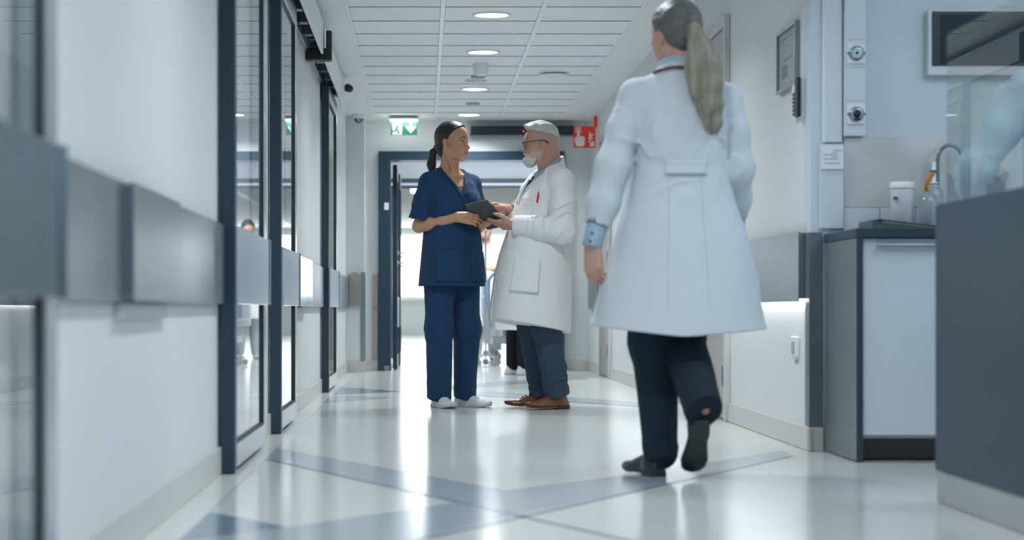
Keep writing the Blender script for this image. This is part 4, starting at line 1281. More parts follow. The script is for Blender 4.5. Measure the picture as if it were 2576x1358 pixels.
def skin_tones(M, base, lip, brow, male=False, hairtone=None, blush=(1.08, 0.88, 0.84)):
    I = np.linalg.inv(np.array(M))
    def fn(v):
        p = np.concatenate([v, np.ones((len(v), 1))], 1) @ I.T
        x, y, z = p[:, 0], p[:, 1], p[:, 2]
        c = np.tile(V(base), (len(v), 1))
        hd = (z > -0.12) & (np.abs(y) < 0.1) & (np.abs(x) < 0.13)
        def mix(w, t):
            nonlocal c
            w = np.where(hd, np.clip(w, 0, 1), 0)[:, None]
            c = c * (1 - w) + V(t)[None, :] * w
        g = lambda cx, cy, cz, rx, ry, rz: np.exp(-(((x - cx) / rx) ** 2 + ((np.abs(y) - cy) / ry) ** 2 + ((z - cz) / rz) ** 2))
        mix(0.5 * g(0.06, 0.043, -0.03, 0.05, 0.02, 0.022), V(base) * V(blush))
        mix(0.6 * g(0.108, 0, -0.038, 0.02, 0.014, 0.016), V(base) * V(blush))
        mix(0.55 * g(-0.012, 0.082, -0.012, 0.025, 0.012, 0.032), V(base) * V(1.05, 0.80, 0.76))
        # lips
        lw = 1.3 * np.exp(-((y / 0.0195) ** 4 + ((z + 0.0693) / 0.0098) ** 4)) * (x > 0.072)
        mix(lw * 0.85, lip)
        # brows: an arc above each eye
        ay = np.abs(y)
        zb = 0.0185 + 0.005 * np.sin(np.clip((ay - 0.012) / 0.038, 0, 1) * math.pi) - 0.010 * np.clip((ay - 0.036) / 0.02, 0, 1)
        bw = np.exp(-((z - zb) / (0.0036 if not male else 0.0048)) ** 2) * (ay > 0.011) * (ay < 0.052) * (x > 0.035)
        mix(bw * 0.85, brow)
        # lashes line
        ew = np.exp(-((((y - np.sign(y) * 0.0315) / 0.0155) ** 2 + ((z + 0.002) / 0.0068) ** 2) - 1) ** 2 / 0.12) * (x > 0.06) * (z > -0.004)
        mix(ew * (0.75 if not male else 0.4), brow)
        if hairtone is not None:
            # cropped sides
            d = 0.9 * x - 0.45 * z
            w = 1 / (1 + np.exp((d - 0.010) / 0.007)) * (1 / (1 + np.exp(-(z + 0.055 + 0.5 * np.clip(x, -1, 0)) / 0.012)))
            w = w * (1 - np.exp(-(((x + 0.010) / 0.026) ** 2 + ((z + 0.014) / 0.036) ** 2) ** 2))
            n = 0.75 + 0.25 * vnoise(x * 260, y * 260, z * 260)
            mix(w * 0.8 * n, hairtone)
            bt = np.clip((-(z + 0.046) - 0.35 * np.clip(x - 0.03, -1, 1) + 0.012) / 0.030, 0, 1) * np.clip((x + 0.002) / 0.014, 0, 1) * np.clip((z + 0.135) / 0.02, 0, 1)
            n2 = 0.6 + 0.4 * vnoise(x * 300, y * 300, z * 160)
            mix(bt * 0.85 * n2, (0.66, 0.64, 0.60))
        return c
    return fn


def eyes(P, M, gaze=(1, 0, 0), iris=(0.06, 0.035, 0.02), parent=None):
    s = float(np.cbrt(np.linalg.det(np.array(M)[:3, :3])))
    gz = Vector(gaze).normalized()
    m = mat('eye', (1, 1, 1), 0.08, var=0.0, attr='tone')
    for sd in (-1, 1):
        bm = bmesh.new(); bmesh.ops.create_uvsphere(bm, u_segments=28, v_segments=20, radius=0.0126)
        vs = np.array([v.co[:] for v in bm.verts], dtype=np.float32)
        fs = [[v.index for v in f.verts] for f in bm.faces]; bm.free()
        ca = vs @ V(gz[:]) / 0.0126
        cols = np.tile(V(0.72, 0.70, 0.68), (len(vs), 1))
        cols[ca > 0.86] = V(iris); cols[ca > 0.975] = V(0.005, 0.005, 0.005)
        w = vs + V(0.0685, sd * 0.0315, -0.001)
        w = (np.concatenate([w, np.ones((len(w), 1))], 1) @ np.array(M).T)[:, :3]
        me = bpy.data.meshes.new('eye'); me.from_pydata([tuple(q) for q in w], [], fs)
        me.polygons.foreach_set('use_smooth', [True] * len(fs))
        a = me.color_attributes.new('tone', 'FLOAT_COLOR', 'POINT')
        a.data.foreach_set('color', np.concatenate([cols, np.ones((len(cols), 1))], 1).astype(np.float32).ravel())
        me.materials.append(m)
        o = bpy.data.objects.new('eye', me); C.objects.link(o); o.parent = parent or P.o


def hand(F, wrist, d, n, right, curl=(25, 35, 20), spread=4, thumb=(0.5, 0.3), s=1.0, curls=None):
    """palm and five fingers; d along the fingers, n out of the back of the hand"""
    d = Vector([float(q) for q in d]).normalized(); n = Vector([float(q) for q in n]); n = (n - d * n.dot(d)).normalized()
    t = n.cross(d) if right else d.cross(n)
    w = Vector([float(q) for q in wrist])
    at = lambda a, b, c: w + (d * a + t * b + n * c) * s
    Y = [0.029, 0.010, -0.009, -0.027]; L = [0.074, 0.081, 0.076, 0.060]; X = [0.088, 0.092, 0.088, 0.080]
    for i in range(4):
        F.add(rc(at(0.0, Y[i] * 0.55, 0), at(X[i], Y[i], 0.002), 0.017 * s, 0.0125 * s), 0.014 * s)
    F.add(rc(at(0.012, 0.012, -0.006), at(0.055, 0.034, -0.010), 0.018 * s, 0.012 * s), 0.014 * s)
    for i in range(4):
        cu = curls[i] if curls else curl
        p = at(X[i], Y[i], 0.002)
        ang = 0.0
        sp = math.radians((1.5 - i) * spread)
        dd = (d * math.cos(sp) + t * math.sin(sp)).normalized()
        rr = [0.0098, 0.0088, 0.0080, 0.0070]
        for k, fr in enumerate((0.45, 0.31, 0.24)):
            ang += math.radians(cu[k])
            v = dd * math.cos(ang) - n * math.sin(ang)
            q = p + v * (L[i] * fr * s)
            F.add(rc(p, q, rr[k] * s, rr[k + 1] * s), 0.0045 * s)
            p = q
    a, b = thumb          # how far out, how far towards the palm
    p0 = at(0.020, 0.024, -0.008)
    v1 = (d * 0.75 + t * (0.4 + 0.5 * a) - n * b).normalized()
    p1 = p0 + v1 * 0.042 * s
    v2 = (d * 0.95 + t * (0.1 + 0.5 * a) - n * b * 0.7).normalized()
    p2 = p1 + v2 * 0.032 * s
    v3 = (d * 1.0 + t * (0.4 * a - 0.05) - n * b * 0.4).normalized()
    p3 = p2 + v3 * 0.026 * s
    F.add(rc(p0, p1, 0.016 * s, 0.0120 * s), 0.010 * s)
    F.add(rc(p1, p2, 0.0115 * s, 0.0100 * s), 0.004 * s)
    F.add(rc(p2, p3, 0.0100 * s, 0.0078 * s), 0.003 * s)


def folds(amp=0.004, f=(7, 7, 2.2), seed=0.0, extra=()):
    """cloth relief: broad vertical drape plus creases around given joints"""
    def fn(x, y, z):
        wx = 0.35 * vnoise(x * 3 + seed, y * 3, z * 3 + 5)
        r = amp * vnoise(x * f[0] + seed + wx * 2, y * f[1] + 3.3, z * f[2] + 1.7 + wx)
        r = r + amp * 0.45 * vnoise(x * f[0] * 2.3 + 9 + seed, y * f[1] * 2.3, z * f[2] * 2.6)
        for (c, dr, fr, a, sg) in extra:
            c = V(c); dr = V(dr); dr = dr / np.linalg.norm(dr)
            w = np.exp(-((x - c[0]) ** 2 + (y - c[1]) ** 2 + (z - c[2]) ** 2) / (sg * sg))
            K = np.nonzero(w > 0.02)[0]
            X, Y, Z, w = x[K], y[K], z[K], w[K]
            t = (X - c[0]) * dr[0] + (Y - c[1]) * dr[1] + (Z - c[2]) * dr[2]
            ph = 5.0 * vnoise(X * 8 + seed, Y * 8 + 2, Z * 8)
            sn = np.sin(t * fr + ph)
            r[K] -= a * w * (2.0 * (1 - np.abs(sn)) ** 2.2 - 0.5) * (0.6 + 0.7 * vnoise(X * 11 + seed, Y * 11, Z * 11 + 4))
        return r
    return fn


def shoe(P, heel, toe_dir, length=0.26, w=0.046, h=0.085, m_up=None, m_sole=None, pitch=None, laces=None, sole_h=0.018, heel_h=0.0, up=(0, 0, 1), res=0.004, pointed=0.0, collar=0.06):
    """heel: point on the floor under the back of the heel; in the person's frame"""
    d = Vector([float(q) for q in toe_dir]).normalized(); u = Vector(up); u = (u - d * u.dot(d)).normalized(); l = u.cross(d)
    M = np.eye(4, dtype=np.float32)
    for i in range(3): M[i, 0], M[i, 1], M[i, 2], M[i, 3] = d[i], l[i], u[i], float(heel[i])
    L = length
    xs = np.array([0, 0.06, 0.2, 0.38, 0.55, 0.72, 0.86, 0.95, 1.0]) * L
    ww = np.array([0.50, 0.66, 0.74, 0.72, 0.84, 1.0, 0.88 - 0.15 * pointed, 0.62 - 0.22 * pointed, 0.20]) * w
    hh = np.array([0.70, 0.86, 0.98, 1.0, 0.84, 0.60, 0.50, 0.40, 0.22]) * h
    lift = np.array([0, 0, 0, 0, 0, 0, 0.004, 0.010, 0.016])
    def upper(x, y, z):
        W_, H_, Z0 = np.interp(x, xs, ww), np.interp(x, xs, hh), np.interp(x, xs, lift)
        q = (np.abs(y) / W_ + 1e-5) ** 2.2 + (np.abs(z - Z0 - 0.012) / np.maximum(H_ - 0.012, 0.012) + 1e-5) ** 2.2
        return np.maximum(np.maximum((q ** (1 / 2.2) - 1) * np.minimum(W_, H_) * 0.7, np.maximum(-x, x - L)), Z0 + 0.006 - z)
    def sole(x, y, z):
        W_, Z0 = np.interp(x, xs, ww) + 0.003, np.interp(x, xs, lift)
        a = np.maximum(np.abs(y) - W_, np.maximum(-x - 0.003, x - L - 0.003))
        zb = Z0 + np.where(x > 0.30 * L, heel_h * 0.7, 0.0)
        return np.maximum(a, np.maximum(zb - z, z - Z0 - sole_h))
    F = Field((-0.02, -0.07, -0.01), (L + 0.02, 0.07, h + 0.05), res)
    F.add((V(0, -w, 0), V(L, w, h), upper))
    F.add(rc((0.055, 0, 0.05), (0.045, 0, h + 0.012), 0.034, 0.033), 0.02)
    F.displace(lambda x, y, z: 0.0008 * vnoise(x * 60, y * 60, z * 60))
    v, q = F.mesh()
    tr = lambda v: (np.concatenate([v, np.ones((len(v), 1))], 1) @ M.T)[:, :3]
    o = P.part('shoe', (tr(v), q), m_up)
    F2 = Field((-0.02, -0.07, -0.012), (L + 0.02, 0.07, 0.06), res * 0.8)
    F2.add((V(0, -w, 0), V(L, w, 0.03), sole))
    v2, q2 = F2.mesh()
    P.part('sole', (tr(v2), q2), m_sole, o)
    if laces is not None:
        bv = BVHTree.FromPolygons([Vector(p) for p in v.tolist()], q.tolist())
        for k in range(4):
            x = (0.42 + 0.065 * k) * L
            pts = []
            for i in range(-4, 5):
                hit = bv.ray_cast(Vector((x + 0.004 * (i % 2), i * 0.0048, 0.2)), Vector((0, 0, -1)))
                if hit[0] is not None: pts.append(Vector(apply(M, (hit[0] + Vector((0, 0, 0.0012)))[:])))
            if len(pts) > 3:
                P.gpart('lace', G().tube(pts, 0.0022, 8), laces, o)
    return o


def trousers(P, legs, m, seat=(0.0, 0.0, 0.90, 0.12, 0.165), res=0.005, lo=None, hi=None, crease=0.004, seed=0.0, name='trousers', ztop=1.0, extra=()):
    pts = np.array([p for lg in legs for p in lg[0]])
    rm = max(max(lg[1]) for lg in legs) + 0.03
    F = Field(pts.min(0) - rm, np.maximum(pts.max(0) + rm, V(-9, -9, ztop + 0.02)), res)
    x, y, z, a, b = seat
    F.add(loft([(z - 0.10, x, y, a * 0.92, b * 0.98, 2.3), (z, x, y, a, b, 2.4), (ztop, x, y, a * 0.9, b * 0.9, 2.4)]))
    for lg in legs:
        G_ = F.like()
        G_.chain(lg[0], lg[1], 0.05)
        if len(lg) > 2 and lg[2] is not None:
            (cp, cn) = lg[2]
            cp, cn = V(cp), V(cn) / np.linalg.norm(cn)
            G_.cut(lambda x, y, z: ((x - cp[0]) * cn[0] + (y - cp[1]) * cn[1] + (z - cp[2]) * cn[2]))
        kk = 0.03
        hh = np.maximum(kk - np.abs(F.f - G_.f), 0) / kk
        F.f = np.minimum(F.f, G_.f) - np.where((F.ax[2] > z - 0.25)[None, None, :], hh * hh * kk * 0.25, 0)
    ex = list(extra)
    for lg in legs:
        kn = lg[0][len(lg[0]) // 2]; an = lg[0][-1]
        ex.append((kn, (0.5, 0.3, 1), 38, crease * 0.7, 0.11))
        ex.append((V(an) + V(0, 0, 0.05), (0.6, 0.5, 1), 48, crease * 0.8, 0.09))
    F.displace(folds(crease, (6, 6, 2.0), seed, ex))
    return P.part(name, F, m)
# ================================================================== PEOPLE
def pxw(px, py, Y):
    """a point measured in the photograph, at its distance Y from the camera"""
    return ((px - 1066) * Y / 5000.0, Y, CAM_Z + (780 - py) * Y / 5000.0)

M_SKIN_A = mat('warm olive skin', (1, 1, 1), 0.42, var=0.06, scale=60, attr='tone', sss=0.08, spec=0.4)
M_SKIN_B = mat('ruddy fair skin', (1, 1, 1), 0.45, var=0.10, scale=70, attr='tone', sss=0.08, spec=0.4)
M_SCRUB = mat('navy scrub cotton', (0.012, 0.052, 0.125), 0.75, var=0.08, scale=30, bump=0.15, bscale=900, sheen=0.04, spec=0.22)
M_COATW = mat('white coat cotton', (0.84, 0.845, 0.85), 0.75, var=0.02, scale=20, bump=0.10, bscale=900, spec=0.25)
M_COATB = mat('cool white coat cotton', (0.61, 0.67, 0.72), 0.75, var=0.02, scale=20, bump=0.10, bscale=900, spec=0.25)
M_HAIRD = mat('dark brown hair', (0.018, 0.013, 0.011), 0.42, var=0.5, scale=90, stretch=(1, 1, 0.12), bump=0.25, bscale=160, spec=0.5)
M_HAIRW = mat('white hair', (0.66, 0.66, 0.63), 0.5, var=0.18, scale=80, stretch=(0.25, 1, 1), bump=0.5, bscale=150)
M_HAIRG = mat('grey blonde hair', (0.27, 0.245, 0.19), 0.42, var=0.75, scale=38, stretch=(1, 1, 0.10), bump=0.6, bscale=110)
M_HAIRGD = mat('grey brown crown hair', (0.13, 0.125, 0.115), 0.4, var=0.45, scale=60, stretch=(1, 0.3, 1), bump=0.5, bscale=120)
M_SHOEW = mat('white canvas shoe', (0.72, 0.75, 0.77), 0.6, var=0.03, scale=60)
M_SOLEW = mat('off white rubber sole', (0.60, 0.62, 0.63), 0.6, var=0.04)
M_LACEW = mat('white lace', (0.80, 0.82, 0.83), 0.7)
M_SLATE = mat('slate blue trouser wool', (0.042, 0.072, 0.112), 0.8, var=0.15, scale=200, bump=0.15, bscale=900, spec=0.2)
M_NAVYT = mat('dark navy trouser cloth', (0.012, 0.022, 0.036), 0.75, var=0.10, scale=60, spec=0.25)
M_BLACKT = mat('black trouser cloth', (0.012, 0.015, 0.02), 0.75, var=0.10, scale=60, spec=0.25)
M_LEATHER = mat('tan brown leather', (0.22, 0.085, 0.035), 0.28, var=0.22, scale=14, spec=0.55)
M_SOLEB = mat('dark leather sole', (0.02, 0.022, 0.026), 0.45, var=0.1)
M_LACEB = mat('dark brown lace', (0.05, 0.02, 0.012), 0.6)
M_SHIRT = mat('pale blue shirt cotton', (0.36, 0.50, 0.62), 0.7, var=0.03, scale=60)
M_TIE = mat('black tie silk', (0.012, 0.016, 0.024), 0.4, var=0.1)
M_BSHOE = mat('black leather shoe', (0.012, 0.015, 0.018), 0.3, var=0.1)
M_BUTTON = mat('pale button', (0.72, 0.72, 0.70), 0.35)

# ------------------------------------------------------------------ nurse in navy scrubs
def build_nurse():
    P = Person(0.165, 12.1, 35, 'person in navy blue scrubs and white shoes with dark ponytail')
    RES = 0.0028
    H = rotm(25, 1, 0, (0.030, -0.006, 1.612), 1.04)
    F = Field((-0.20, -0.31, 0.98), (0.38, 0.31, 1.76), RES)
    # torso under the tunic
    F.add(loft([(0.99, 0.0, 0, 0.085, 0.13, 2.2), (1.12, 0.0, 0, 0.085, 0.125, 2.2), (1.25, 0.005, 0, 0.095, 0.140, 2.3), (1.34, 0.0, 0, 0.086, 0.145, 2.3), (1.395, -0.005, 0, 0.062, 0.12, 2.2), (1.425, -0.012, 0, 0.045, 0.07, 2)]))
    for s in (-1, 1):
        F.add(rc((-0.02, s * 0.04, 1.435), (-0.01, s * 0.15, 1.375), 0.034, 0.042), 0.05)
        F.add(rc((0.055, s * 0.012, 1.408), (0.015, s * 0.14, 1.405), 0.010, 0.012), 0.02)      # collar bones
    head(F, H, False, (-0.018, 0, 1.41), (0.046, 0.052))
    F.add(rc(apply(H, (-0.012, 0.060, -0.045)), (0.052, 0.012, 1.415), 0.012, 0.010), 0.022)       # neck muscle
    F.add(rc(apply(H, (-0.012, -0.060, -0.045)), (0.052, -0.012, 1.415), 0.012, 0.010), 0.022)
    # arms
    eR, wR = V(-0.035, -0.215, 1.095), P.loc(*pxw(1150, 546, 11.93))
    eL, wL = V(-0.03, 0.215, 1.105), P.loc(*pxw(1212, 566, 12.04))
    for s, e, w in ((-1, eR, wR), (1, eL, wL)):
        sh = V(-0.008, s * 0.160, 1.360)
        F.chain([sh, (sh + e) / 2, e], [0.048, 0.042, 0.033], 0.03)
        F.chain([e, e + (w - e) * 0.28, e + (w - e) * 0.62, w], [0.037, 0.0385, 0.034, 0.026], 0.02)
    hand(F, wR, P.dir(0.95, 0.20, -0.12), P.dir(-0.15, -0.85, 0.30), True, curls=[(8, 22, 14), (10, 22, 14), (12, 24, 14), (14, 26, 14)], thumb=(0.25, 0.5), s=0.98, spread=2)
    hand(F, wL, P.dir(0.70, -0.45, 0.25), P.dir(0.2, -0.3, -0.9), False, curls=[(12, 18, 10)] * 4, thumb=(0.5, 0.2), s=0.95)
    tones = skin_tones(H, (0.60, 0.335, 0.205), (0.46, 0.14, 0.115), (0.035, 0.022, 0.017))
    body = P.part('body', F, M_SKIN_A, cols=tones)
    eyes(P, H, (1, 0.25, 0.02), (0.05, 0.03, 0.018), body)
    # hair: sleek cap, combed back
    Fh = Field((-0.20, -0.16, 1.40), (0.18, 0.16, 1.77), 0.003)
    A = lambda p, k=0.0: Fh.add(xf(p, H), k)
    A(ell((-0.015, 0, 0.030), (0.103, 0.0805, 0.0945)))
    A(ell((0.020, 0, 0.030), (0.071, 0.0665, 0.0700)), 0.03)
    A(ell((-0.070, 0, -0.035), (0.036, 0.050, 0.045)), 0.03)
    A(ell((-0.050, 0, -0.075), (0.026, 0.036, 0.030)), 0.03)
    I = np.linalg.inv(H)
    def hairline(x, y, z):
        a = I[0, 0] * x + I[0, 1] * y + I[0, 2] * z + I[0, 3]; b = I[1, 0] * x + I[1, 1] * y + I[1, 2] * z + I[1, 3]; c = I[2, 0] * x + I[2, 1] * y + I[2, 2] * z + I[2, 3]
        line = 0.82 * a - 0.57 * c - 0.003 + 0.006 * np.sin(c * 40)
        ear = 0.026 - np.sqrt((a + 0.006) ** 2 + ((c + 0.022) * 0.80) ** 2)
        return np.maximum(line, np.where(np.abs(b) > 0.05, ear, -1))
    Fh.cut(hairline, 0.008)
    Fh.displace(lambda x, y, z: 0.0016 * vnoise(x * 30, y * 30 + 4, z * 110), 0.02)
    hair = P.part('hair', Fh, M_HAIRD)
    tie = apply(H, (-0.108, 0.0, -0.030))
    Fp = Field(tie - V(0.10, 0.08, 0.23), tie + V(0.06, 0.08, 0.06), 0.003)
    t2 = tie + V(-0.028, -0.010, -0.03); t3 = tie + V(-0.036, -0.014, -0.10); t4 = tie + V(-0.022, -0.012, -0.17); t5 = tie + V(-0.014, -0.010, -0.21)
    Fp.chain([tie + V(0.015, 0, 0.004), tie, t2, t3, t4, t5], [0.018, 0.015, 0.021, 0.027, 0.021, 0.006], 0.01)
    Fp.displace(lambda x, y, z: 0.0030 * vnoise(x * 90, y * 90, z * 7) + 0.0015 * vnoise(x * 200, y * 200, z * 9))
    P.part('ponytail', Fp, M_HAIRD, hair)
    P.gpart('hair_tie', G().lathe(tuple(tie), [(0.014, -0.008), (0.020, -0.006), (0.021, 0.0), (0.020, 0.006), (0.014, 0.008)], tuple(t2 - tie), 24), M_BLACK, hair)
    for sd in (-1, 1):
        e0 = apply(H, (-0.004, sd * 0.0800, -0.044))
        bmg = G().lathe(tuple(e0), [(0.0, -0.0045), (0.003, -0.0032), (0.0045, 0), (0.003, 0.0032), (0, 0.0045)], n=14)
        P.gpart('earring', bmg, mat('pearl', (0.85, 0.84, 0.80), 0.15), body)
    # tunic
    T = Field((-0.20, -0.32, 0.70), (0.22, 0.32, 1.47), 0.0042)
    T.add(loft([(0.715, 0.012, 0, 0.150, 0.212, 2.6), (0.80, 0.012, 0, 0.148, 0.208, 2.6), (0.95, 0.012, 0, 0.138, 0.196, 2.5), (1.08, 0.012, 0, 0.128, 0.182, 2.5), (1.20, 0.012, 0, 0.126, 0.180, 2.5),
                (1.30, 0.006, 0, 0.118, 0.178, 2.5), (1.36, 0.0, 0, 0.098, 0.165, 2.4), (1.41, -0.006, 0, 0.072, 0.125, 2.3), (1.445, -0.012, 0, 0.062, 0.090, 2.2)]))
    for s in (-1, 1):
        T.add(rc((-0.006, s * 0.05, 1.415), (-0.004, s * 0.158, 1.378), 0.040, 0.046), 0.03)
        T.add(ell((0.085, s * 0.075, 1.225), (0.055, 0.075, 0.07)), 0.05)
    sl = {}
    for s, e in ((-1, eR), (1, eL)):
        sh = V(-0.006, s * 0.162, 1.352)
        en = sh + (e - sh) * 0.86 + V(0, s * 0.008, 0)
        sl[s] = (sh, e, en)
        T.sleeve([sh, (sh + en) / 2, en], [0.060, 0.062, 0.066], 0.045)
    ex = []
    for s in (-1, 1):
        sh, e, en = sl[s]
        ex += [(sh + (en - sh) * 0.6 + V(0.0, 0, 0), (0.6, s * 0.5, 1), 60, 0.004, 0.09), (V(0.08, s * 0.13, 1.27), (0.3, -s * 0.8, 1.0), 55, 0.005, 0.07)]
    ex += [(V(0.12, 0.06, 1.03), (0.1, 0.8, 0.6), 42, 0.006, 0.12), (V(0.13, 0.10, 0.90), (0, 1.0, 0.25), 55, 0.006, 0.12), (V(0.12, -0.06, 1.20), (0.1, -0.7, 1), 36, 0.005, 0.10)]
    T.displace(folds(0.0042, (7, 7, 2.4), 2.0, ex))
    # neck opening: round at the back, V at the front
    T.sub(rc((-0.012, 0, 1.40), (-0.016, 0, 1.56), 0.058, 0.078), 0.006)
    def vneck(x, y, z):
        return np.maximum(np.abs(y) * 0.90 - (z - 1.285) * 0.47, -x + 0.01)
    T.sub((V(-0.05, -0.2, 1.28), V(0.25, 0.2, 1.6), vneck), 0.006)
    T.cut(lambda x, y, z: 0.735 - z)
    T.hollow(0.009, below=0.80)
    top = P.part('tunic', T, M_SCRUB)
    surf = P.last
    bv = BVHTree.FromPolygons([Vector(p) for p in surf[0].tolist()], surf[1].tolist())
    Mb = mat('navy scrub trim', (0.010, 0.045, 0.108), 0.75, var=0.08, scale=30, bump=0.15, bscale=900, sheen=0.04, spec=0.22)
    fd = (-1, 0, 0)
    for s in (-1, 1):   # neck bands
        P.drape('neck_band', bv, ((0.0 + s * 0.004, 0.0), (0.0 + s * 0.026, -0.004), (s * 0.098, 0.150), (s * 0.072, 0.155)), Mb, (0, 0, 1.278), fd, (0, 0, 1), 0.003, top, 4, 14)
    for s in (-1, 1):   # hip pockets
        P.drape('pocket', bv, ((s * 0.035, -0.10), (s * 0.185, -0.10), (s * 0.185, 0.085), (s * 0.035, 0.10)), M_SCRUB, (0, 0, 0.86), fd, (0, 0, 1), 0.004, top, 12, 14)
    P.drape('front_seam', bv, ((-0.0016, -0.25), (0.0016, -0.25), (0.0016, 0.27), (-0.0016, 0.27)), Mb, (0, 0, 1.0), fd, (0, 0, 1), 0.002, top, 2, 30)
    # trousers and shoes
    fR, fL = P.loc(*pxw(1106, 1000, 12.06)), P.loc(*pxw(1172, 1000, 12.17))
    fR[2] = fL[2] = 0.085
    trousers(P, [([(0, -0.085, 0.86), (0.012, -0.102, 0.48), fR + V(-0.005, 0, -0.05)], [0.106, 0.080, 0.075], (fR + V(0, 0, -0.038), (-0.30, 0, -1))),
                 ([(0, 0.085, 0.86), (0.020, 0.106, 0.48), fL + V(-0.012, 0, -0.05)], [0.106, 0.080, 0.072], (fL + V(0, 0, -0.036), (-0.30, 0, -1)))], M_SCRUB, (0.0, 0, 0.88, 0.125, 0.175), 0.0045, seed=4.0, crease=0.007)
    dR, dL = P.dir(0.42, -0.9, 0), P.dir(0.80, -0.60, 0)
    for f, d in ((fR, dR), (fL, dL)):
        d = d / np.linalg.norm(d)
        hp = V(f[0], f[1], 0.001) - d * 0.075
        shoe(P, hp, d, 0.262, 0.049, 0.078, M_SHOEW, M_SOLEW, laces=M_LACEW, res=0.0035)
    return P

build_nurse()
# ------------------------------------------------------------------ tablet held between the two
TL, E1, E2 = Vector((0.243, 11.93, 1.219)), Vector((0.129, -0.110, 0.024)), Vector((0.150, 0.130, -0.141))
n_ = E1.cross(E2).normalized()
E2 = n_.cross(E1).normalized() * E2.length
def tablet():
    r = root('tablet_computer', tuple(TL + (E1 + E2) / 2), 'dark grey tablet computer held between the person in scrubs and the white-haired person', 'tablet')
    u, v = E1.normalized(), E2.normalized(); lu, lv = E1.length, E2.length
    def ring(c, inset):
        pts = []
        for (cx, cy, a0) in ((lu - c, c, -90), (lu - c, lv - c, 0), (c, lv - c, 90), (c, c, 180)):
            for k in range(5):
                a = math.radians(a0 + k * 22.5)
                pts.append(TL + u * (cx + (c - inset) * math.cos(a)) + v * (cy + (c - inset) * math.sin(a)))
        return pts
    G().prism(ring(0.012, 0.0), n_ * 0.009).obj('case', mat('charcoal tablet case', (0.085, 0.097, 0.102), 0.7, var=0.25, scale=60, bump=0.1, bscale=500), r)
    G().prism([p + n_ * 0.009 for p in ring(0.012, 0.005)], n_ * 0.0012).obj('screen', M_DARK, r)
tablet()

